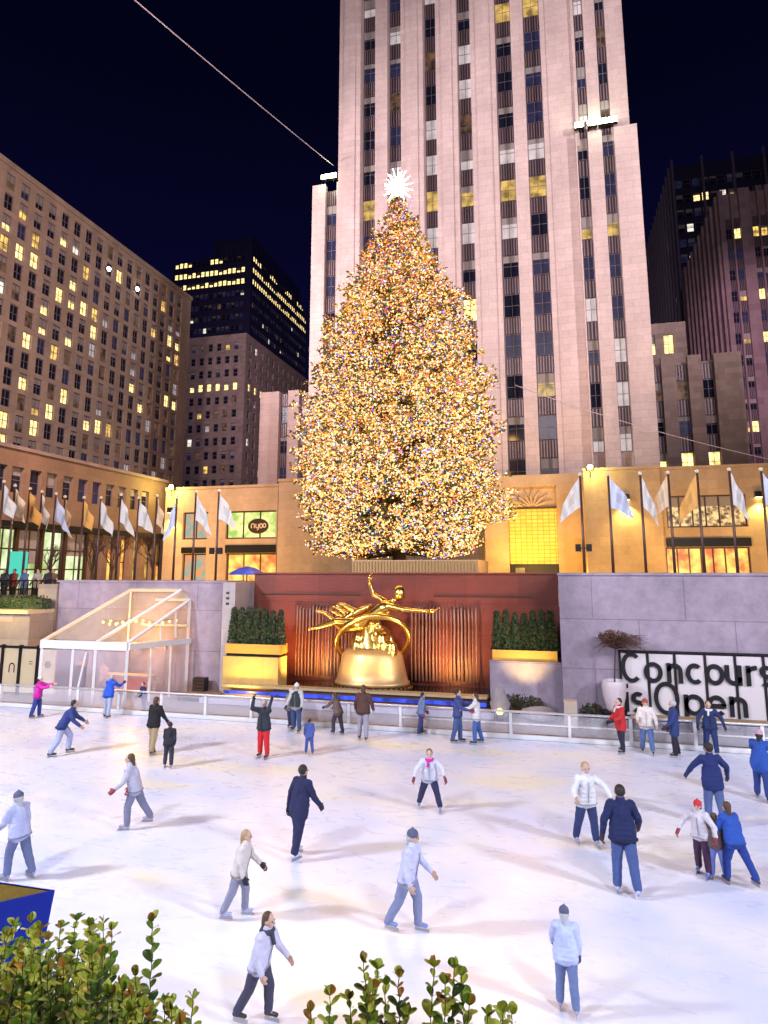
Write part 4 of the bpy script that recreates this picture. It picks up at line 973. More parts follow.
def wall_lamp(p, label, mat, e_=250, c=(1, .75, .2), dark=False):
    t = thing('wall_lamp', p, label, 'lamp')
    b = MB(); b.box(p[0] - .3, p[0] + .3, p[1] - .5, p[1] - .01, p[2], p[2] + .55, BLACKM); b.build('housing', t)
    b = MB(); b.box(p[0] - .26, p[0] + .26, p[1] - .46, p[1] - .05, p[2] - .04, p[2] - .003, mat); b.build('lens', t)
    lamp('SPOT', 'wall_lamp_light', (p[0], p[1] - .6, p[2] - .2), e_, c, (p[0], p[1] - .2, p[2] - 6), .1, 110, .8)
AMBL = emit('amber lamp glass', (1, .8, .25), 12)
q = at(626, 500, Y=Y8); wall_lamp((q.x, Y8, q.z), 'dark wall lamp on the plain stone block beside the wide shop windows', AMBL, 1800)
q = at(759, 497, Y=Y8); wall_lamp((q.x, Y8 + .3, q.z), 'dark wall lamp on the far right shop pier', AMBL, 1300)
q = at(172, 513, Y=Y6); wall_lamp((q.x, Y6, q.z), 'dark wall lamp on the left corner of the oval sign shop', AMBL, 1300)
for (px, py, Y, lb, e_) in ((171, 487, 61.4, 'glaring yellow green floodlight on the corner of the oval sign shop', 700), (590, 467, 67.4, 'glaring yellow green floodlight on top of the plain stone block', 500), (1, 487, 43, 'glaring yellow floodlight at the left edge above the flags', 400)):
    q = at(px, py, Y=Y); t = thing('floodlight', q, lb, 'floodlight')
    b = MB(); b.box(q.x - .3, q.x + .3, q.y + .05, q.y + .4, q.z - .3, q.z + .3, BLACKM); b.tube([(q.x, q.y + .2, q.z - .3), (q.x, q.y + .2, q.z - 1.0)], .05, BLACKM, 6); b.build('housing', t)
    b = MB(); b.ball((q.x, q.y, q.z), .26, emit('yellow green glare', (1, 1, .35), 35), 10, (1, .3, 1)); b.build('lens', t)
    lamp('POINT', 'corner_light', (q.x, q.y - .7, q.z - .2), e_, (1, .85, .2), size=.25)

# ================================================================== OVERHEAD CABLES
def cable(p, q, label, r, sag=0.):
    pts = [p.lerp(q, i / 16) - V((0, 0, sag * 4 * (i / 16) * (1 - i / 16))) for i in range(17)]
    b = MB(); b.tube(pts, r, plain('steel cable', (.5, .42, .5), .5), 5); tag(b.build('overhead_cable', smooth=True), label, 'cable')
q0, q1 = at(138, 0, Y=40), at(334, 166, Y=75.6); q0 = q0 + (q0 - q1) * .4
cable(q0, q1, 'taut pale cable running down through the night sky to the tower', .05, .3)
cable(at(515, 385, Y=74), at(800, 466, Y=60), 'thin sagging cable crossing in front of the low brown wing', .04, .6)

# ================================================================== LIT FIR TREE
TX, TY, TB = -10.0, 42., PLZ
prof = [(0, .1), (.8, .55), (2.3, 1.75), (4.2, 2.75), (7, 4.15), (8.4, 5.0), (11.2, 5.9), (13.9, 6.6), (16, 7.0), (18.8, 7.3), (20.8, 7.55), (22.9, 7.25), (24.4, 6.5), (25.2, 5.5)]
ZTOP = at(402, 198, Y=TY).z
def rad(d):
    for (a, ra), (c, rc) in zip(prof[:-1], prof[1:]):
        if d <= c: return ra + (rc - ra) * (d - a) / (c - a)
    return prof[-1][1]
tree = thing('lit_fir_tree', (TX, TY, PLZ), 'giant conical fir covered in thousands of coloured lights', 'tree')
b = MB(); b.tube([(TX, TY, TB + .7), (TX + .05, TY, TB + 8), (TX, TY, TB + 18), (TX, TY, ZTOP - .3)], [.48, .36, .2, .04], plain('fir bark', (.10, .06, .04), .9), 12); b.build('trunk', tree, smooth=True)
rnd = np.random.RandomState(5)
LV = [plain('fir needles', (.05, .085, .03), .6, var=.4, scale=3), plain('glow tinted needles', (.20, .13, .04), .6, var=.4, scale=3)]  # second needle colour has the amber bulb glow painted in
bulbcols = [((1, .28, .035), 30), ((1, .46, .09), 30), ((1, .58, .17), 24), ((.9, .08, .02), 12), ((.10, .16, .9), 11), ((.10, .5, .25), 6), ((.55, .6, .95), 11), ((1, .72, .34), 10)]
BM = [emit('bulb colour %d' % i, c, {2: 2.1, 7: 2.8, 6: 2.0, 1: 1.7}.get(i, 1.55)) for i, (c, _) in enumerate(bulbcols)]
pw = np.array([v for _, v in bulbcols], float); pw /= pw.sum()
brv, brf, lf_v, lf_f, lf_m, bu_v, bu_f, bu_m = [], [], [], [], [], [], [], []
OCT = np.array([(1, 0, 0), (-1, 0, 0), (0, 1, 0), (0, -1, 0), (0, 0, 1), (0, 0, -1)], float)
OF = [(0, 2, 4), (2, 1, 4), (1, 3, 4), (3, 0, 4), (2, 0, 5), (1, 2, 5), (3, 1, 5), (0, 3, 5)]
NB = 2900
tree_b = MB()
for k in range(NB):
    d = 25.2 * (1 - (1 - rnd.rand()) ** 1.0) ** .62 if False else 25.2 * rnd.rand() ** .66
    a = rnd.rand() * 6.2832; d = min(25.2, max(.1, (math.floor(d / .62) + .5) * .62 + .35 * math.sin(a * 2 + 1.3 * math.floor(d / .62)) + rnd.normal() * .11)); z0 = ZTOP - d
    cell = math.sin(12.9 * math.floor(d / 1.3) + 78.2 * math.floor(a / .42)) * 43758.5; cell = cell - math.floor(cell)
    lump = .785 + .17 * cell + .055 * math.sin(3 * a + d * .9) + .05 * math.sin(7 * a - d * 1.7) 
    r_ = rad(d) * lump * rnd.uniform(.82, 1.08)
    if rnd.rand() < .06: r_ *= 1.10
    dirv = np.array((math.cos(a), math.sin(a), 0)); up = .10 + .25 * max(0, 1 - d / 12)
    base = np.array((TX, TY, z0 - r_ * up + .3)); tip = np.array((TX, TY, z0)) + dirv * r_
    mid = (base + tip) / 2 - np.array((0, 0, .12 * r_ * .5))
    if k % 3 == 0: tree_b.tube([tuple(base), tuple(mid), tuple(tip)], [.05, .03, .008], MATS['fir bark'], 3, False)
    side = np.array((-dirv[1], dirv[0], 0))
    ns = max(5, int(5 + r_ * 2.3))
    for j in range(ns):
        t_ = 1 - .62 * rnd.rand() ** 1.3 if r_ > 1.2 else rnd.rand()
        c = base * (1 - t_) ** 2 + 2 * mid * t_ * (1 - t_) + tip * t_ * t_
        w_ = .10 + .42 * (1 - t_) * min(1, r_ / 4) + .12
        c = c + side * rnd.normal() * w_ + np.array((0, 0, rnd.normal() * .09))
        for q in range(3):
            dd = dirv * rnd.uniform(.3, 1) + side * rnd.normal() * .7 + np.array((0, 0, rnd.uniform(-.3, .45))); dd /= np.linalg.norm(dd)
            o_ = np.cross(dd, rnd.normal(size=3)); o_ /= np.linalg.norm(o_); s = rnd.uniform(.16, .34); i0 = len(lf_v)
            lf_v += [tuple(c), tuple(c + dd * s * .5 + o_ * s * .22), tuple(c + dd * s), tuple(c + dd * s * .5 - o_ * s * .22)]; lf_f.append((i0, i0 + 1, i0 + 2, i0 + 3)); lf_m.append(0 if rnd.rand() < .6 else 1)
    nb = int(11 + r_ * 4.4)
    for j in range(nb):
        t_ = 1 - .45 * rnd.rand() ** 1.2 if r_ > 1.2 else rnd.rand()
        c = base * (1 - t_) ** 2 + 2 * mid * t_ * (1 - t_) + tip * t_ * t_
        c = c + side * rnd.normal() * (.14 + .38 * (1 - t_)) + np.array((0, 0, rnd.normal() * .12)) + dirv * .05
        s = rnd.uniform(.036, .072); i0 = len(bu_v)
        bu_v += [tuple(v) for v in (c + OCT * s)]; bu_f += [tuple(i0 + v for v in f) for f in OF]
        # lights nearer the ground are strung with more warm white
        p_ = pw.copy(); wgt = d / 25; p_[7] *= .4 + 2.2 * wgt; p_[2] *= .4 + 2.0 * wgt; p_[1] *= .6 + wgt; p_[3] *= 1.5 - wgt; p_[0] *= 1.3 - .4 * wgt; p_ /= p_.sum()
        bu_m += [int(rnd.choice(8, p=p_))] * 8
tree_b.build('limbs', tree)
def fast_mesh(name, v, f, m, mats, parent):
    b = MB(); b.v = v; b.f = f; b.m = m; b.mats = mats; return b.build(name, parent)
tag(fast_mesh('crown', lf_v, lf_f, lf_m, LV, tree), kind='stuff')
tag(fast_mesh('fairy_lights', bu_v, bu_f, bu_m, BM, tree), kind='stuff')
# glow of the strings on needles and on the buildings around
for k in range(16):
    d = 2.5 + 22 * (k + .5) / 16; a = R(200 + (k * 137) % 160); r_ = rad(d) + .9
    lamp('POINT', 'string_glow', (TX + r_ * math.cos(a), TY + r_ * math.sin(a), ZTOP - d), 620, (1, .52, .15), size=.8)
# star: many-pointed crystal star, spikes stretched to imitate its starburst rays
STARM = emit('star crystal light', (1, 1, .86), 30)
sx, sz = TX - .02, at(402, 186, Y=TY).z
t = thing('tree_star', (sx, TY, sz - .9), 'brilliant white many pointed star on top of the lit tree', 'star')
b = MB(); b.ball((sx, TY, sz), .30, STARM, 14); b.build('core', t)
b = MB()
for k in range(80):
    ph = math.acos(1 - 2 * (k + .5) / 80); th = math.pi * (1 + 5 ** .5) * k; dv = V((math.sin(ph) * math.cos(th), math.sin(ph) * math.sin(th), math.cos(ph)))
    b.tube([V((sx, TY, sz)) + dv * .3, V((sx, TY, sz)) + dv * random.choice([.75, .95, 1.25])], [.045, .004], STARM, 4)
b.build('spikes', t)
lamp('POINT', 'star_glow', (sx, TY - .3, sz + 1.4), 350, (1, 1, .85), size=.4)
# lit stage planter under the tree
t = thing('tree_stand', (TX, TY, PLZ), 'long lit golden planter at the foot of the giant tree', 'planter')
b = MB(); b.box(at(352, 570, Y=38).x, at(478, 570, Y=38).x, 38, 44, PLZ, at(400, 566, Y=38).z + .35, plain('golden planter', (.62, .46, .26), .5)); b.build('body', t)
b = MB(); x0 = at(352, 570, Y=38).x; x1 = at(478, 570, Y=38).x
for i in range(40): xx = x0 + (x1 - x0) * (i + .5) / 40; b.box(xx - .04, xx + .04, 37.9, 37.996, PLZ, at(400, 566, Y=38).z + .3, plain('gold slat', (.5, .3, .1), .5))
b.build('slats', t)

# ================================================================== FLAGPOLES
POLE = plain('dark flagpole', (.12, .07, .06), .4, .5); BALL = plain('pale finial', (.8, .72, .6), .3)
FC = {'white': (.80, .76, .72), 'blue': (.70, .74, .92), 'orange': (.85, .45, .12), 'peach': (.82, .62, .42), 'grey': (.6, .58, .62)}
def flagpole(x, y, h_, colr, label, group, sgn=1, plates=False):
    t = thing('flagpole', (x, y, PLZ), label, 'flagpole', group)
    b = MB(); b.tube([(x, y, PLZ), (x, y, PLZ + h_)], [.075, .05], POLE, 8); b.build('pole', t, smooth=True)
    b = MB(); b.ball((x, y, PLZ + h_ + .08), .10, BALL, 10); b.build('finial', t, smooth=True)
    nm = 'flag cloth ' + colr; m = plain(nm, FC[colr], .8, var=.1, scale=1.5)
    m2 = plain('flag emblem ' + colr, tuple(v * .8 for v in FC[colr]), .8)
    b = MB(); W_ = random.uniform(.6, 1.05); Hh = 1.45; dr = random.uniform(.8, 1.5); n1_, n2_ = 16, 10; ph = random.uniform(0, 6); fo = random.uniform(.10, .18)
    vs = []
    for i in range(n1_ + 1):
        s = i / n1_
        for j in range(n2_ + 1):
            u = j / n2_
            vs.append((x + sgn * (.06 + W_ * s ** 1.1 * (.8 + .2 * u)), y + fo * math.sin(s * 9 + u * 3 + ph) * (.3 + s), PLZ + h_ - .1 - u * Hh * (1 - .2 * s) - dr * s ** 1.25 * (1 - .15 * u)))
    for i in range(n1_):
        for j in range(n2_):
            o_ = i * (n2_ + 1) + j; em = 5 <= i <= 9 and 3 <= j <= 6
            b.add([vs[o_], vs[o_ + n2_ + 1], vs[o_ + n2_ + 2], vs[o_ + 1]], [(0, 1, 2, 3)], m2 if em else m)
    b.build('flag', t, smooth=True)
    if plates:
        b = MB(); b.box(x - .38, x - .12, y - .15, y, PLZ + 2.5, PLZ + 2.85, BLACKM); b.box(x + .12, x + .38, y - .15, y, PLZ + 2.5, PLZ + 2.85, BLACKM); b.tube([(x - .3, y, PLZ + 2.66), (x + .3, y, PLZ + 2.66)], .03, BLACKM, 5); b.build('speaker_box', t)
ordw = ['first', 'second', 'third', 'fourth', 'fifth', 'sixth', 'seventh', 'eighth', 'ninth', 'tenth', 'eleventh']
cl = {'white': 'white', 'blue': 'pale blue', 'orange': 'orange', 'peach': 'peach', 'grey': 'light grey'}
for k, (p, y, c) in enumerate([(580, 476, 'white'), (608, 476, 'blue'), (640, 475, 'white'), (668, 474, 'peach'), (697, 473, 'orange'), (729, 471, 'white'), (761, 471, 'blue')]):
    q = at(p, y, Y=33); flagpole(q.x, 33, q.z - PLZ, c, 'flagpole with drooping %s flag, %s from the left above the lavender wall' % (cl[c], ordw[k]), 'flagpoles above the lavender wall', -1 if k in (0, 3, 4) else 1, k == 0)
for k, (p, y, c) in enumerate([(4, 483, 'white'), (15, 487, 'peach'), (30, 490, 'orange'), (42, 493, 'white'), (56, 495, 'blue'), (65, 498, 'peach')]):
    q = at(p, y, X=-29); flagpole(-29, q.y, q.z - PLZ, c, 'flagpole with drooping %s flag, %s from the left edge before the bright shop front' % (cl[c], ordw[k]), 'flagpoles before the bright shop front', 1)
for k, (p, y, c) in enumerate([(84, 499, 'orange'), (101, 499, 'white'), (121, 496, 'white'), (139, 499, 'white'), (157, 497, 'peach'), (177, 499, 'blue'), (196, 493, 'white'), (219, 492, 'white')]):
    q = at(p, y, Y=33); flagpole(q.x, 33, q.z - PLZ, c, 'flagpole with drooping %s flag, %s from the left above the pale concrete wall' % (cl[c], ordw[k]), 'flagpoles above the pale concrete wall', -1 if k in (5,) else 1, k == 7)

# plaza edge railings, small bare trees, blue tent
t = thing('plaza_railing', (-34, 31, PLZ), 'dark metal railing along the plaza edge behind the hedge', 'railing')
for k in range(22):
    b = MB(); xx = -30.9 + k * .28; b.box(xx - .02, xx + .02, 28.9, 28.94, PLZ, PLZ + 1.05, BLACKM); b.build('baluster', t)
b = MB(); b.box(-31, -25, 28.88, 28.96, PLZ + 1.054, PLZ + 1.1, BLACKM); b.build('handrail', t)
def bare(x, y, h_, label):
    t = thing('bare_tree', (x, y, PLZ), label, 'tree', 'bare trees on the plaza'); rn = random.Random(int(x * 10)); tb = MB(); cb = MB()
    bm = MATS['bark']
    tb.tube([(x, y, PLZ), (x + .05, y, PLZ + h_ * .35)], [.10, .07], bm, 6)
    def grow(p, d, l, r_, dep):
        q = p + d * l; cb.tube([p, (p + q) / 2 + V((rn.uniform(-.05, .05), 0, 0)), q], [r_, r_ * .8, r_ * .55], bm, 4, False)
        if dep:
            for _ in range(3):
                nd = (d + V((rn.uniform(-.7, .7), rn.uniform(-.7, .7), rn.uniform(-.1, .5)))).normalized(); grow(p + d * l * rn.uniform(.5, 1), nd, l * .68, r_ * .6, dep - 1)
    for _ in range(5): grow(V((x + .05, y, PLZ + h_ * .33)), V((rn.uniform(-.5, .5), rn.uniform(-.5, .5), 1)).normalized(), h_ * .28, .045, 3)
    tb.build('trunk', t); tag(cb.build('crown', t), kind='stuff')
for x, y, h_, lb in ((ax(92, 560, 36), 36, 4.2, 'small bare tree between the orange flag and the white flag'), (ax(153, 560, 38), 38, 4.6, 'small bare tree behind the peach flag near the oval sign shop'), (ax(112, 560, 40), 40, 4.4, 'small bare tree in the middle of the left plaza'), (ax(48, 560, 38), 38, 4.0, 'small bare tree before the bright shop front')): bare(x, y, h_, lb)
t = thing('blue_canopy', (at(247, 573, Y=36).x, 36, PLZ), 'small bright blue canopy peeking over the granite wall', 'tent')
c_ = at(247, 573, Y=36); b = MB(); b.lathe([(1.1, 0), (1.0, .12), (.5, .38), (.05, .5)], plain('blue canvas', (.05, .10, .75), .5), (c_.x, 36, c_.z - .1), 14); b.build('canopy', t, smooth=True)
b = MB(); b.tube([(c_.x, 36, PLZ), (c_.x, 36, c_.z)], .04, BLACKM, 6); b.build('pole', t)

# ================================================================== PEOPLE
SKIN = [plain('skin light', (.62, .40, .30), .5, var=.06), plain('skin tan', (.42, .25, .17), .5, var=.06)]
def cloth(c): return plain('cloth %.2f %.2f %.2f' % c, c, .85, var=.18, scale=14, bump=.35, bscale=55)
HAIR = {'dark': plain('dark hair', (.02, .015, .012), .6), 'brown': plain('brown hair', (.09, .045, .02), .6), 'blond': plain('blond hair', (.45, .3, .14), .6), 'grey': plain('grey hair', (.5, .5, .52), .6)}
WHITE_G = cloth((.78, .78, .82)); STEEL = plain('skate steel', (.6, .6, .65), .2, 1.)

def person(px, py, h, label, jacket, trousers, face=0, lean=4, thigh=(8, -8), abd=(5, 5), knee=(8, 8), arm=((15, 10, 20), (-15, 10, 20)),
           hair='dark', hat=None, coat=0., boots=(.03, .03, .035), skates=True, skin=0, scarf=None, look=0, group='skaters on the ice', pos=None, vest=None, z0=0., twist=0, cat='person'):
    """face: heading in degrees, 0 = away from the camera (+y), 180 = towards it; arm = (pitch forward, abduction, elbow bend)"""
    p0 = pos or at(px, py, Z=0)
    root = thing('person', (p0[0], p0[1], z0), label, cat, group)
    M = Matrix.Rotation(R(face), 3, 'Z')
    la = R(lean); fd = lambda p_: V((0, math.sin(R(p_)), -math.cos(R(p_))))
    sole = .06 if skates else .0
    up = V((0, math.sin(la), math.cos(la)))
    hipc = V((0, 0, 0)); hips, knees, ankles = [], [], []
    for s, i in ((-1, 0), (1, 1)):
        hp = hipc + V((s * .052, 0, 0)) * h; hips.append(hp)
        td = V((s * math.sin(R(abd[i])), math.sin(R(thigh[i])) * math.cos(R(abd[i])), -math.cos(R(thigh[i])) * math.cos(R(abd[i]))))
        kn = hp + td * .245 * h; pa = thigh[i] - knee[i]
        sd = V((s * math.sin(R(abd[i] * .8)), math.sin(R(pa)) * math.cos(R(abd[i])), -math.cos(R(pa)) * math.cos(R(abd[i])))); an = kn + sd * .235 * h
        knees.append(kn); ankles.append(an)
    low = min(a.z for a in ankles); lift = -low + (.042 * h + sole)
    up0 = up; T = V((0, 0, lift))
    hipc = hipc + T; hips = [v + T for v in hips]; knees = [v + T for v in knees]; ankles = [v + T for v in ankles]
    waist = hipc + up * .10 * h; chest = hipc + up * .215 * h; neck = hipc + up * .315 * h; 
    hu = (up * .6 + V((0, 0, 1)) * .4).normalized(); head = neck + hu * .088 * h
    LR = Matrix.Rotation(R(look), 3, 'Z'); TW = Matrix.Rotation(R(twist), 3, 'Z')
    shs, els, wrs = [], [], []
    for s, i in ((-1, 0), (1, 1)):
        sh = hipc + up * .285 * h + TW @ V((s * .102 * h, 0, 0)); a_, ab, eb = arm[i]
        dv = TW @ V((s * math.sin(R(ab)), math.sin(R(a_)) * math.cos(R(ab)), -math.cos(R(a_)) * math.cos(R(ab)))); el = sh + dv * .168 * h
        a2 = a_ + eb; dv2 = TW @ V((s * math.sin(R(ab)) * .5 - s * .12, math.sin(R(a2)) * math.cos(R(ab * .5)), -math.cos(R(a2)) * math.cos(R(ab * .5)))); wr = el + dv2.normalized() * .148 * h
        shs.append(sh); els.append(el); wrs.append((wr, dv2.normalized()))
    W = lambda v: M @ v + V((p0[0], p0[1], z0))
    far = p0[1] > 17; vox = .015 if far else .011
    # body
    b = MB(); sk = SKIN[skin]
    cp = lambda a, c, ra, rb, m=sk, bb=None: (bb or b).capsule(W(a), W(c), ra * h, rb * h, m, 10)
    cp(hipc, waist, .072, .066); cp(waist, chest, .066, .078); cp(chest, neck, .07, .036); cp(neck - up * .01 * h, head, .033, .034)
    for i in (0, 1):
        cp(chest + up * .05 * h, shs[i], .05, .042); cp(shs[i], els[i], .033, .026); cp(els[i], wrs[i][0], .026, .017)
        cp(hips[i], knees[i], .058, .036); cp(knees[i], ankles[i], .034, .022); cp(ankles[i], ankles[i] + V((0, .05, -.018)) * h, .024, .018)
    hl = lambda v: head + LR @ (v * h)
    b.ball(W(hl(V((0, 0, .012)))), .062 * h, sk, 16, (.80, .95, 1.08), M @ LR); b.ball(W(hl(V((0, .018, -.030)))), .040 * h, sk, 12, (.9, 1, .9), M @ LR)
    b.capsule(W(hl(V((0, .058, .010)))), W(hl(V((0, .071, -.010)))), .0075 * h, .0105 * h, sk, 8)
    b.ball(W(hl(V((0, .055, -.034)))), .013 * h, sk, 8, (1.3, .7, .5), M @ LR)
    for s in (-1, 1): b.ball(W(hl(V((s * .052, -.002, .0)))), .014 * h, sk, 8, (.5, .9, 1.3), M @ LR)
    for i, s in ((0, -1), (1, 1)):
        wr, dv = wrs[i]; pn = (M @ V((-s, 0, 0)))
        hand(b, W(wr), M @ dv, pn, .031 * h, sk, s, .6)
    remesh(b, 'body', root, vox * .85, sk, 1, .3)
    b = MB()
    for s in (-1, 1): b.ball(W(hl(V((s * .022, .055, .008)))), .0075 * h, MATS['dark hair'], 8)
    b.build('eyes', root, smooth=True)
    # trousers
    b = MB(); tm = cloth(trousers); cp(hipc - up * .01 * h, hipc + up * .07 * h, .084, .076, tm, b)
    for i in (0, 1):
        cp(hips[i], knees[i], .072, .055, tm, b); cp(knees[i], knees[i].lerp(ankles[i], .92), .054, .046, tm, b)
    remesh(b, 'trousers', root, vox, tm, 1, folds=.008)
    # jacket
    b = MB(); jm = cloth(jacket)
    wv = lambda x, z: hipc + up * z * h + TWH @ V((x * h, 0, 0))
    TWH = Matrix.Identity(3)
    for z_, r_, x_ in ((-.016, .090, .052), (.03, .091, .05), (.08, .088, .045), (.13, .088, .035)): b.capsule(W(wv(-x_, z_)), W(wv(x_, z_)), r_ * h, r_ * h, jm, 10)
    cp(waist, chest, .09, .10, jm, b); cp(chest, neck - up * .02 * h, .092, .054, jm, b)
    cp(neck + V((-.03, -.045, -.03)) * h, neck + V((.03, -.045, -.03)) * h, .036, .036, jm, b)
    for i in (0, 1):
        cp(chest + up * .035 * h, shs[i], .068, .054, jm, b); cp(shs[i], els[i], .05, .04, jm, b); cp(els[i], wrs[i][0] - wrs[i][1] * .01 * h, .039, .031, jm, b)
    cp(neck - up * .022 * h, neck + up * .022 * h, .054, .05, jm, b)
    if coat:
        for i in (0, 1): cp(hips[i] + V((0, 0, .02)) * h, hips[i].lerp(knees[i], coat), .088, .085, jm, b)
        cp(hipc, hipc + (knees[0] + knees[1] - hips[0] - hips[1]) * .5 * coat, .09, .09, jm, b)
    remesh(b, 'coat' if coat else 'jacket', root, vox, jm, 1, folds=.014)
    if not coat and h > 1.2:
        b = MB(); dm_ = cloth(tuple(v * .45 + .005 for v in jacket)); hc = hipc - up * .03 * h
        b.tube([W(hc + V((.142 * math.cos(R(k * 20)), .094 * math.sin(R(k * 20)), 0)) * h) for k in range(19)], .012 * h, dm_, 6, False); b.build('hem_band', root, smooth=True)
        b = MB(); b.tube([W(hipc + up * z_ * h + V((0, y_, 0)) * h) for z_, y_ in ((.0, .095), (.10, .096), (.2, .108), (.26, .098))], .006 * h, dm_, 5); b.build('zip', root)
    if not skates or px % 3 != 0:
        gm = cloth(random.choice([(.02, .02, .025), (.05, .03, .03), (.03, .04, .12), (.25, .04, .05)]))
        for i, s in ((0, -1), (1, 1)):
            b = MB(); wr, dv = wrs[i]; hand(b, W(wr), M @ dv, (M @ V((-s, 0, 0))), .036 * h, gm, s, .6); b.capsule(W(wr - dv * .02 * h), W(wr + dv * .07 * h), .028 * h, .026 * h, gm, 8)
            remesh(b, 'glove', root, vox * .85, gm, 1, .3)
    if vest:
        b = MB(); vm = cloth(vest)
        for z_ in (.03, .08, .13): b.capsule(W(hipc + up * z_ * h + V((-.05, 0, 0)) * h), W(hipc + up * z_ * h + V((.05, 0, 0)) * h), .100 * h, .100 * h, vm, 10)
        cp(waist, chest, .105, .114, vm, b); cp(chest, neck - up * .03 * h, .106, .066, vm, b)
        for i in (0, 1): cp(chest + up * .035 * h, shs[i].lerp(chest, .25), .074, .06, vm, b)
        remesh(b, 'vest', root, vox, vm, 1)
    if scarf:
        b = MB(); sm = cloth(scarf); pts = [W(neck + V((.058 * math.cos(R(k * 30)) * h, .058 * math.sin(R(k * 30)) * h, .0))) for k in range(13)]
        b.tube(pts, .024 * h, sm, 8); b.tube([W(neck + V((.02, .07, -.01)) * h), W(neck + V((.03, .10, -.1)) * h)], .02 * h, sm, 8); b.build('scarf', root, smooth=True)
    # hair or hat
    b = MB()
    if hat:
        hm = cloth(hat); b.ball(W(hl(V((0, -.004, .034)))), .066 * h, hm, 16, (.9, 1.0, .85), M @ LR); b.ball(W(hl(V((0, -.004, .092)))), .016 * h, hm, 8)
        remesh(b, 'hat', root, vox, hm, 1)
        b = MB()
    hm = HAIR[hair]; b.ball(W(hl(V((0, -.014, .024 if not hat else .002)))), .064 * h, hm, 14, (.88, .93, 1.0), M @ LR)
    if hair in ('brown', 'blond') or hat: b.capsule(W(hl(V((0, -.04, 0)))), W(hl(V((0, -.05, -.085)))), .04 * h, .03 * h, hm, 8)
    o = remesh(b, 'hair', root, vox, hm, 1)
    # skates
    bm = cloth(boots) if not skates else plain('skate boot %.1f' % boots[0], boots, .35)
    for i in (0, 1):
        an = ankles[i]; b = MB(); toe = V((0, .095, -.022)) * h; heel = V((0, -.022, -.02)) * h
        cp(an + V((0, -.004, .030)) * h, an, .029, .028, bm, b); cp(an + heel, an + toe, .026, .021, bm, b)
        s_ = remesh(b, 'skate' if skates else 'shoe', root, vox, bm, 1)
        if skates:
            b = MB(); c = W(an); f_ = M @ V((0, 1, 0)); r_ = M @ V((1, 0, 0)); zb = c.z - (.042 * h + sole)
            fr = lambda x, y, z: V((c.x, c.y, 0)) + r_ * x + f_ * y + V((0, 0, zb + z))
            b.box(-.004, .004, -.04 * h, .125 * h, .001, .045, STEEL, fr); b.box(-.012, .012, -.02 * h, .0, .046, .07, STEEL, fr); b.box(-.012, .012, .07 * h, .09 * h, .046, .07, STEEL, fr)
            b.build('blade', s_)
    return root

NAVY_C, BLK_C, WHT_C, JEAN, LJ = (.012, .02, .09), (.015, .013, .02), (.72, .70, .72), (.06, .10, .24), (.28, .36, .55)
UPA = ((95, 15, 70), (95, 15, 70))
BAL = ((20, 45, 20), (15, 45, 20)); LOOS = ((20, 14, 30), (-5, 14, 25))
P = person
edge = 'people along the far barrier'
P(36, 718, 1.52, 'person in a magenta jacket and white hat at the left end of the barrier', (.62, .02, .40), (.02, .04, .22), -70, 4, arm=((70, 10, 30), (60, 10, 40)), hat=(.8, .8, .8), group=edge)
P(107, 718, 1.58, 'person in a cobalt blue jacket and pale trousers leaning at the pavilion barrier', (.02, .10, .62), (.40, .45, .62), 0, 14, arm=((50, 20, 60), (50, 20, 60)), hair='grey', group=edge)
P(60, 755, 1.70, 'bent skater in dark navy top and pale blue trousers left of the cobalt jacket', (.03, .05, .20), (.45, .50, .75), -55, 30, (35, -10), (6, 8), (40, 20), ((35, 15, 20), (20, 20, 30)))
P(143, 713, 1.15, 'child in navy at the barrier in front of the pavilion corner', (.02, .03, .12), (.04, .06, .2), 160, 10, arm=((40, 30, 20), (10, 20, 30)), group=edge)
P(152, 754, 1.66, 'skater in a black jacket and khaki trousers near the pavilion', (.012, .010, .012), (.42, .32, .18), -10, 8, (12, -8), (3, 3), (14, 8), ((10, 22, 10), (20, 18, 20)), hair='brown')
P(168, 768, 1.22, 'small child all in black just behind the khaki trousers skater', (.02, .02, .03), (.03, .03, .05), 20, 4, boots=(.3, .35, .5))
P(263, 758, 1.66, 'skater in bright red trousers with both hands raised to the head', (.03, .035, .05), (.62, .02, .03), 175, 2, (3, -3), (5, 5), (4, 4), ((110, 25, 95), (110, 25, 95)), hair='grey')
P(296, 732, 1.62, 'person in a white hat and white sleeves with a dark vest, at the barrier', (.62, .60, .60), (.05, .08, .2), 180, 3, hat=(.8, .8, .8), vest=(.03, .04, .04), arm=((15, 20, 10), (20, 22, 20)), group=edge)
P(290.5, 729, 1.36, 'person in a pale hat half hidden behind the dark vest', (.25, .22, .22), (.05, .05, .12), 170, 3, hat=(.7, .66, .64), group=edge)
P(309, 755, 1.02, 'toddler in a blue snowsuit in front of the dark vest person', (.08, .12, .40), (.06, .09, .30), 30, 6)
P(338, 735, 1.40, 'bent person in a brown jacket beside the taller brown jacket', (.16, .10, .08), (.05, .03, .05), 60, 24, (25, -5), (4, 4), (30, 10), ((40, 15, 30), (30, 15, 30)), hair='brown', group=edge)
P(363, 740, 1.74, 'person in a dark brown jacket and grey trousers seen from behind at the barrier', (.10, .045, .035), (.36, .33, .40), 0, 2, arm=((10, 24, 15), (10, 24, 15)), hair='brown', group=edge)
P(421, 735, 1.38, 'person in a slate jacket and navy trousers at the barrier under the statue', (.16, .20, .36), (.03, .04, .14), -60, 10, hair='dark', group=edge)
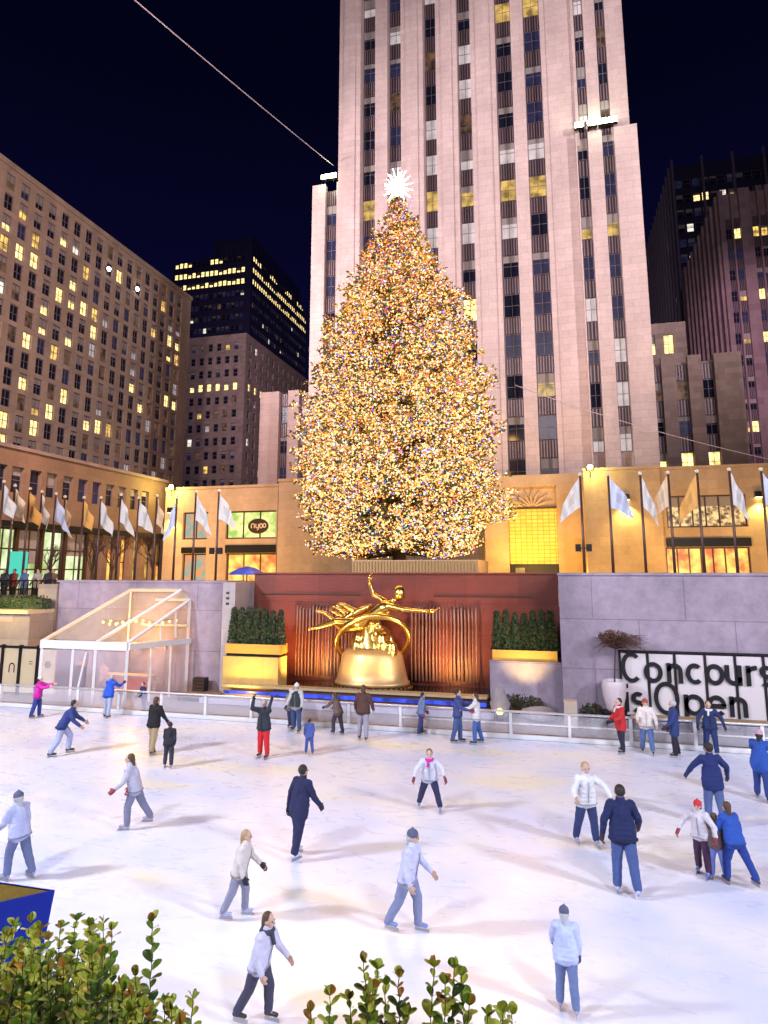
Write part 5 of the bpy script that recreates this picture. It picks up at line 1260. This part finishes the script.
P(458, 743, 1.66, 'person in a navy vest and jeans facing the white jacket', (.05, .07, .22), JEAN, -90, 3, arm=((45, 12, 40), (30, 12, 50)), hair='dark', group=edge)
P(477, 744, 1.56, 'person in a white jacket and jeans with long dark hair beside the navy vest', (.74, .72, .72), (.06, .12, .34), 90, 3, arm=((50, 12, 30), (40, 12, 40)), hair='brown', group=edge)
P(430, 811, 1.42, 'skater with a magenta scarf, white jacket and black leggings, legs apart', (.66, .68, .80), (.03, .03, .09), 190, 12, (15, -12), (16, 18), (25, 10), BAL, scarf=(.7, .02, .35), hair='brown', boots=(.2, .3, .6))
P(298, 857, 1.68, 'skater in a long dark navy coat and black trousers in the middle of the ice', (.015, .02, .07), (.015, .018, .07), -25, 10, (10, -14), (3, 4), (14, 6), ((-10, 26, 5), (20, 16, 20)), coat=.28, boots=(.6, .62, .75))
P(588, 846, 1.62, 'skater in a white jacket and navy jeans left of the navy puffer', (.76, .76, .80), (.025, .04, .13), -160, 6, (8, -8), (7, 9), (12, 8), ((30, 50, 10), (30, 35, 40)), hair='blond', boots=(.3, .4, .7))
P(626, 893, 1.74, 'skater in a navy puffer jacket and jeans seen from behind', (.010, .018, .085), (.06, .10, .27), 5, 8, (4, -12), (4, 6), (10, 4), ((-15, 28, 30), (10, 26, 40)), boots=(.45, .52, .8))
P(716, 826, 1.70, 'skater in a dark navy coat behind the helmeted children', (.012, .025, .13), (.08, .12, .28), 10, 8, (5, -5), (4, 4), (8, 8), BAL, coat=.2)
P(704, 876, 1.30, 'child with a red hat, white top and black and pink leggings on the right', (.66, .62, .68), (.06, .02, .06), 150, 8, (10, -5), (5, 5), (10, 8), BAL, hat=(.6, .03, .05), boots=(.1, .2, .6))
P(719, 880, 1.10, 'small child in a brown jacket between the red hat and the cobalt suit', (.14, .10, .10), (.16, .22, .55), 10, 6, hair='brown', boots=(.1, .2, .6))
P(738, 885, 1.36, 'skater in a cobalt blue suit pushing off beside the small child', (.02, .08, .40), (.015, .045, .26), 25, 18, (15, -20), (8, 14), (18, 6), LOOS, hair='brown', boots=(.03, .08, .4))
P(763, 800, 1.62, 'person in a pink hat and cobalt coat at the right edge of the picture', (.02, .08, .38), (.02, .05, .22), -30, 16, (15, -10), (5, 8), (16, 8), ((50, 20, 10), (20, 25, 20)), hat=(.55, .34, .42), coat=.3)
P(622, 753, 1.60, 'person in a long red coat and black tights at the white barrier', (.52, .025, .03), (.02, .02, .04), 120, 2, scarf=(.75, .75, .75), coat=.30, hair='dark', group=edge, arm=((25, 8, 50), (20, 8, 30)))
P(648, 754, 1.60, 'person in a white jacket and jeans with a red hat at the barrier', (.78, .70, .66), (.09, .15, .33), 178, 2, hat=(.42, .07, .05), group=edge, arm=((15, 24, 30), (15, 20, 60)))
P(676, 757, 1.62, 'person in a long navy coat and black boots standing sideways at the barrier', (.025, .045, .17), (.02, .015, .03), 95, 0, (6, -4), (2, 2), coat=.48, hair='grey', group=edge, arm=((20, 12, 25), (10, 8, 10)))
P(712, 756, 1.58, 'person all in navy with a white collar holding the barrier', (.015, .03, .11), (.015, .03, .12), 180, 0, scarf=(.75, .75, .78), group=edge, arm=((-10, 45, 30), (20, 40, 20)), boots=(.4, .35, .45))
# skaters in pale clothes
P(133, 828, 1.55, 'skater in pale grey clothes left of the dark navy coat', (.55, .54, .68), (.20, .21, .32), 110, 16, (18, -22), (4, 6), (20, 10), LOOS, boots=(.4, .4, .55), hair='brown')
P(16, 880, 1.5, 'skater in lavender clothes at the left edge of the ice', (.50, .54, .82), (.13, .16, .30), 80, 14, (18, -16), (4, 5), (20, 10), LOOS, boots=(.35, .42, .8), hair='grey', hat=(.10, .11, .20))
P(238, 918, 1.32, 'skater in a pale sand jacket on the near left of the ice', (.70, .64, .62), (.26, .27, .38), -80, 12, (16, -16), (4, 5), (18, 10), LOOS, boots=(.5, .5, .65), hair='blond')
P(408, 932, 1.5, 'skater in a pale lilac jacket in the near middle of the ice', (.60, .62, .84), (.22, .25, .42), -100, 10, (20, -18), (4, 5), (20, 12), LOOS, boots=(.2, .2, .3), hair='grey', hat=(.10, .11, .20))
P(568, 1012, 1.18, 'skater in powder blue clothes nearest the lower right', (.52, .60, .9), (.14, .19, .38), 0, 8, (8, -10), (4, 5), (12, 8), LOOS, boots=(.4, .45, .8), hair='grey', hat=(.10, .11, .20))
P(258, 1024, 1.28, 'skater in pale clothes and a dark scarf nearest the shrubs', (.62, .62, .80), (.05, .05, .09), -95, 14, (18, -18), (4, 5), (20, 12), LOOS, hair='brown', scarf=(.05, .05, .08))
CJ = [(.05, .05, .07), (.30, .05, .04), (.10, .14, .30), (.45, .40, .36), (.03, .03, .05), (.20, .10, .06), (.5, .36, .12)]
for k, (px, Y, lb) in enumerate(((4, 29.6, 'person in a dark coat at the railing at the left edge of the terrace'), (13, 30.2, 'person in a red coat at the terrace railing near the left edge'), (24, 29.7, 'person in a blue coat at the terrace railing above the hedge'), (37, 30.4, 'person in a cream coat at the terrace railing above the hedge'),
        (47, 29.8, 'person in black at the terrace railing above the hedge'), (52, 31.6, 'person in a brown coat near the right end of the hedge on the terrace'))):
    q = at(px, 590, Y=Y); P(0, 0, 1.68, lb, CJ[k], (.03, .03, .05), 180 + 20 * math.sin(k * 3), 2, pos=(q.x, Y), skates=False, z0=PLZ, group='people on the terrace', coat=.3, arm=((25, 10, 60), (15, 10, 30)))
# two people inside the pavilion
P(0, 0, 1.68, 'person in dark clothes standing inside the glass pavilion', (.03, .03, .06), (.04, .04, .09), 200, 2, pos=(-21.0, 26.0), group='people inside the pavilion', skates=False)
P(0, 0, 1.64, 'person in a rosy coat standing inside the glass pavilion', (.55, .40, .42), (.05, .05, .09), 170, 2, pos=(-19.9, 26.2), group='people inside the pavilion', skates=False, coat=.3)

# ================================================================== FOREGROUND: parapet planter with boxwood and the blue planter
t = thing('parapet_planter', (0, 1.6, 0), 'long concrete planter on the near edge of the rink', 'planter')
b = MB(); b.box(-6, 6, .9, 1.88, 0, 4.22, CONC); b.build('body', t)
b = MB(); b.box(-5.9, 5.9, .98, 1.82, 4.224, 4.27, plain('soil', (.04, .025, .02), .95)); b.build('soil', t)
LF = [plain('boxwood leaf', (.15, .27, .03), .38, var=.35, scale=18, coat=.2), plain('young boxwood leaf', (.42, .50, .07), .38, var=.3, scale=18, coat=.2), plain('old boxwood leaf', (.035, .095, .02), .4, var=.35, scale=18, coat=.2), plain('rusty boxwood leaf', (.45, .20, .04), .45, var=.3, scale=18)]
TWG = plain('boxwood twig', (.12, .07, .035), .8)
def leaf(b, p, d, n, l, w_, m):
    d = d.normalized(); s = d.cross(n).normalized(); n = s.cross(d).normalized()
    vs = []; prof_ = [(0, .08), (.2, .55), (.45, .92), (.7, 1.0), (.9, .68), (1, .22)]
    for t_, ww_ in prof_:
        c = p + d * l * t_ + n * (-.18 * l * t_ * t_)
        for k, q in ((-1, .12), (0, 0), (1, .12)): vs.append(c + s * w_ * ww_ * k + n * q * w_ * ww_ * 1.6)
    fs = []
    for i in range(5):
        for j in range(2): o_ = i * 3 + j; fs.append((o_, o_ + 1, o_ + 4, o_ + 3))
    b.add(vs, fs, m)
def sprig(lb, sb, base, top, seed, lmat=None, size=1.):
    rn = random.Random(seed); pts = []
    n = max(4, int((top - base).length / .017)); bend = V((rn.uniform(-.02, .02), rn.uniform(-.02, .02), 0))
    for i in range(n + 1):
        f = i / n; pts.append(base.lerp(top, f) + bend * math.sin(f * math.pi) + V((rn.uniform(-.002, .002), rn.uniform(-.002, .002), 0)))
    sb.tube(pts, [.0022 * (1 - .6 * i / n) for i in range(n + 1)], TWG, 5)
    ax_ = (top - base).normalized(); a0 = rn.uniform(0, 3)
    for i in range(1, n + 1):
        f = i / n
        for s in (0, 1):
            a = a0 + i * 1.5708 + s * math.pi + rn.uniform(-.3, .3); r_ = ax_.orthogonal().normalized(); r_ = Matrix.Rotation(a, 3, ax_) @ r_
            tilt = .55 + .5 * f; d = (r_ + ax_ * tilt * rn.uniform(.7, 1.2)); l = rn.uniform(.019, .035) * size * (1 - .25 * (f > .93))
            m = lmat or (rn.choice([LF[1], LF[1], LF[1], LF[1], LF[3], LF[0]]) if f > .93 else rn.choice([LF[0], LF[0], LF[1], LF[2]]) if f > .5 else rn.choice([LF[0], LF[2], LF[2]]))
            leaf(lb, pts[i], d, ax_, l, l * .36, m)
    for s in range(3): leaf(lb, pts[-1], ax_ + V((rn.uniform(-.5, .5), rn.uniform(-.5, .5), 0)), V((rn.uniform(-1, 1), rn.uniform(-1, 1), .1)), .02, .008, lmat or rn.choice([LF[1], LF[1], LF[1], LF[3], LF[0]]))
def shrub(label, x0, x1, tops, nfill, ymin, ymax, hfun, seed):
    """tops = picture-measured sprig tips (px, py, distance)"""
    rn = random.Random(seed)
    t = thing('boxwood_shrub', ((x0 + x1) / 2, (ymin + ymax) / 2, 4.27), label, 'shrub', 'boxwood shrubs on the near parapet')
    lb, sb = MB(), MB(); k = 0
    for px, py, Y in tops:
        tp = at(px, py, Y=Y); bs = V((tp.x + rn.uniform(-.05, .05), tp.y + rn.uniform(-.03, .05), 4.27)); sprig(lb, sb, bs, tp, seed * 1000 + k); k += 1
    for _ in range(nfill):
        px = rn.uniform(x0, x1); Y = rn.uniform(ymin, ymax); py = hfun(px) + rn.uniform(4, 60); tp = at(px, py, Y=Y)
        if tp.z < 4.36: continue
        sprig(lb, sb, V((tp.x + rn.uniform(-.06, .06), tp.y + rn.uniform(-.05, .05), 4.27)), tp, seed * 1000 + k, size=rn.uniform(.85, 1.1)); k += 1
    sb.build('stems', t); lb.build('foliage', t, smooth=False)
h1 = [(0, 930), (40, 922), (65, 950), (90, 922), (112, 955), (128, 985), (150, 1000), (175, 1000), (205, 1015)]
def hf(pts):
    def f(x):
        for (a, ya), (c, yc) in zip(pts[:-1], pts[1:]):
            if x <= c: return ya + (yc - ya) * (x - a) / (c - a)
        return pts[-1][1]
    return f
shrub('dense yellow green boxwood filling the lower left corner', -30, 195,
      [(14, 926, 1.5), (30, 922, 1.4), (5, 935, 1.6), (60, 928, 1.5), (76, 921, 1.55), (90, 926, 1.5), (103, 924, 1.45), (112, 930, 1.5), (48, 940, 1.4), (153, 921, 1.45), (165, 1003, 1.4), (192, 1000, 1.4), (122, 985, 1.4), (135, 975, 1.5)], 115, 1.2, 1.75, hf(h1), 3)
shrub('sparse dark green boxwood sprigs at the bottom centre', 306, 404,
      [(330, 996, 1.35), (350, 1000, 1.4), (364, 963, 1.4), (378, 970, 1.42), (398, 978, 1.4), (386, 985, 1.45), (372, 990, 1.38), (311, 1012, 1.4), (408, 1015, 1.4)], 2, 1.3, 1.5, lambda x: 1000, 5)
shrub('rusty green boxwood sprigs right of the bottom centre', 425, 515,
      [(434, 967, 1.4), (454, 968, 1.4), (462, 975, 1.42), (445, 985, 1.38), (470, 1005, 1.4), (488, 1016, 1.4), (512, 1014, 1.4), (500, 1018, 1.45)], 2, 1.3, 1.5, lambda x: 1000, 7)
# blue tapered planter
bx = thing('blue_planter', (-3.3, 3.2, 0), 'cobalt blue tapered planter with an olive top at the left edge', 'planter')
BLUE = plain('cobalt blue paint', (.012, .035, .42), .4, var=.12)
A = at(55, 890, Y=3.0); zt2 = A.z
Fl, Bl = at(0, 902.5, Z=zt2), at(0, 882, Z=zt2); Fl = A + (Fl - A) * 2.2; Bl = A + (Bl - A) * 2.0
cen = (A + Fl + Bl) / 3
vs = [A, Bl, Bl + (Fl - Bl) * .5 + (cen - A) * .3, Fl]; vs += [V((cen.x + (v.x - cen.x) * .8, cen.y + (v.y - cen.y) * .8, zt2 - .55)) for v in vs]
b = MB(); b.add(vs, [(3, 2, 6, 7), (0, 3, 7, 4), (1, 0, 4, 5), (2, 1, 5, 6), (7, 6, 5, 4)], BLUE)
b.add(vs[:4] + [v.lerp(cen, .05) for v in vs[:4]], [(0, 1, 5, 4), (1, 2, 6, 5), (2, 3, 7, 6), (3, 0, 4, 7)], BLUE); b.build('box', bx)
b = MB(); b.add([v.lerp(cen, .045) - V((0, 0, .006)) for v in vs[:4]], [(0, 1, 2, 3)], plain('olive moss', (.22, .15, .02), .9, var=.5, scale=12, bump=.6)); b.build('olive_top', bx)
b = MB(); b.box(cen.x - .2, cen.x + .2, cen.y - .2, cen.y + .2, 0, zt2 - .554, CONC); b.build('pedestal', bx)

# ================================================================== NIGHT LIGHTING (floodlights on masts and roofs, sodium wall washers, added fill spots)
def mast(x, y, z, label):
    t = thing('floodlight_mast', (x, y, 0), label, 'mast'); b = MB(); b.tube([(x, y, 0), (x, y, z)], [.12, .08], BLACKM, 8); b.build('pole', t)
    b = MB(); b.box(x - 1, x + 1, y - .2, y + .2, z, z + .5, BLACKM); b.build('lamp_head', t)
ICEC = (.81, .84, 1.0)
for x, y, lb in ((-27.5, 2, 'tall floodlight mast at the near left corner of the rink'), (27.5, 2, 'tall floodlight mast at the near right corner of the rink')): mast(x, y, 17, lb)
for k, (x, y, tx, ty, e_) in enumerate(((-26.8, 2, -11, 23, 13500), (26.8, 2, 2, 23, 13500), (-12, -3, -11, 23, 4300), (10, -3, 0, 23, 4300))):
    lamp('SPOT', 'rink_flood', (x, y, 17), e_ * 2.35, ICEC, (tx, ty, 0), 1.3, 105, .9)
for k, (x, y, z, tgt, e_) in enumerate(((-60, 20, 42, (-10, 75, 45), 150000), (55, 15, 45, (-4, 75, 50), 135000), (0, -30, 40, (-8, 75, 70), 165000))):
    lamp('SPOT', 'tower_flood', (x, y, z), e_ * 1.35, (1, .84, .83), tgt, 1.5, 62, .8)
lamp('SPOT', 'tower_flood', (-20, 10, 40), 180000, (1, .68, .60), (-76, 75, 25), 1.5, 95, .8)  # added fill spot for the office slab, aimed away from the tower
lamp('SPOT', 'city_fill', (-40, 90, 70), 190000, (.95, .74, .85), (-90, 255, 60), 2, 70, .9)  # added fill, lifts the dark towers at the back left
lamp('SPOT', 'city_fill', (26, 96, 60), 110000, (1, .64, .78), (45, 170, 45), 2, 60, .9)  # added fill for the towers at the back right
lamp('SPOT', 'flag_fill', (-18, -6, 17), 16000, (1, .84, .72), (-24, 33, 8), .8, 50, .9)  # fill spot added behind the camera to brighten the left flags
lamp('SPOT', 'flag_fill', (14, -6, 17), 12000, (1, .84, .76), (6, 33, 8), .8, 45, .9)  # second added fill, for the right flags
AMB = (1, .55, .12)
for x, y, e_, tx, ty, tz in ((-36, 55, 2600, -36, 62, 9), (-28, 53, 2000, -27, 60, 9), (-2.5, 66, 2600, -2.5, 75, 11), (2, 68, 2200, 3, 75, 12), (5.5, 61, 2200, 5.5, 68, 9), (12, 61, 2400, 13, 68, 10), (20, 61, 2000, 20, 68, 10),
                                (-37, 38, 500, -42, 40, 12), (-37, 48, 600, -42, 50, 12), (-37, 57, 800, -42, 59, 12), (-6, 70, 1800, -8, 75, 14), (4, 71, 5200, 5, 74.5, 24), (-3, 71, 5200, -3, 75, 26), (-22, 70, 3500, -20, 75, 22), (10, 71, 2500, 9, 74.5, 24)):
    lamp('SPOT', 'sodium_uplight', (x, y, PLZ + .3), e_, AMB, (tx, ty, tz), .4, 130, .9)
# fountain and ledge washers
for x in (-11.5, -8.1, -4.8): lamp('SPOT', 'fountain_light', (x, 28.1, .75), 900, (1, .46, .12), (x, 30.5, 3.6), .15, 120, .9)
lamp('SPOT', 'statue_light', (-10.5, 25.5, 1.0), 700, (1, .72, .3), (-8.2, 29, 3), .2, 55, .6); lamp('SPOT', 'statue_light', (-5.5, 25.5, 1.0), 600, (1, .72, .3), (-8.0, 29, 3.2), .2, 55, .6)
lamp('SPOT', 'planter_light', (-13.6, 26.4, .4), 300, (1, .70, .10), (-13.6, 28.1, 1.3), .1, 100, .8)
lamp('SPOT', 'planter_light', (-1.4, 27.2, 1.4), 260, (1, .72, .2), (-1.4, 28.8, 2.2), .1, 90, .8)
lamp('SPOT', 'ledge_light', (-26.0, 25.6, 4.9), 420, (1, .66, .10), (-26.5, 27, 3.5), .1, 120, .8)
lamp('POINT', 'street_lamp_light', (-2.6, -.6, 7.4), 260, (1, .82, .45), size=.25)

# ------------------------------------------------------------------ render settings
scn.render.engine = 'CYCLES'
c = scn.cycles; c.use_denoising = True; c.max_bounces = 6; c.diffuse_bounces = 3; c.glossy_bounces = 3; c.transparent_max_bounces = 12
c.sample_clamp_indirect = 4; c.sample_clamp_direct = 0; c.use_light_tree = True; c.caustics_reflective = False; c.caustics_refractive = False
vs_ = scn.view_settings; vs_.view_transform = 'Standard'; vs_.look = 'None'; vs_.exposure = 0; vs_.gamma = 1; vs_.use_curve_mapping = False
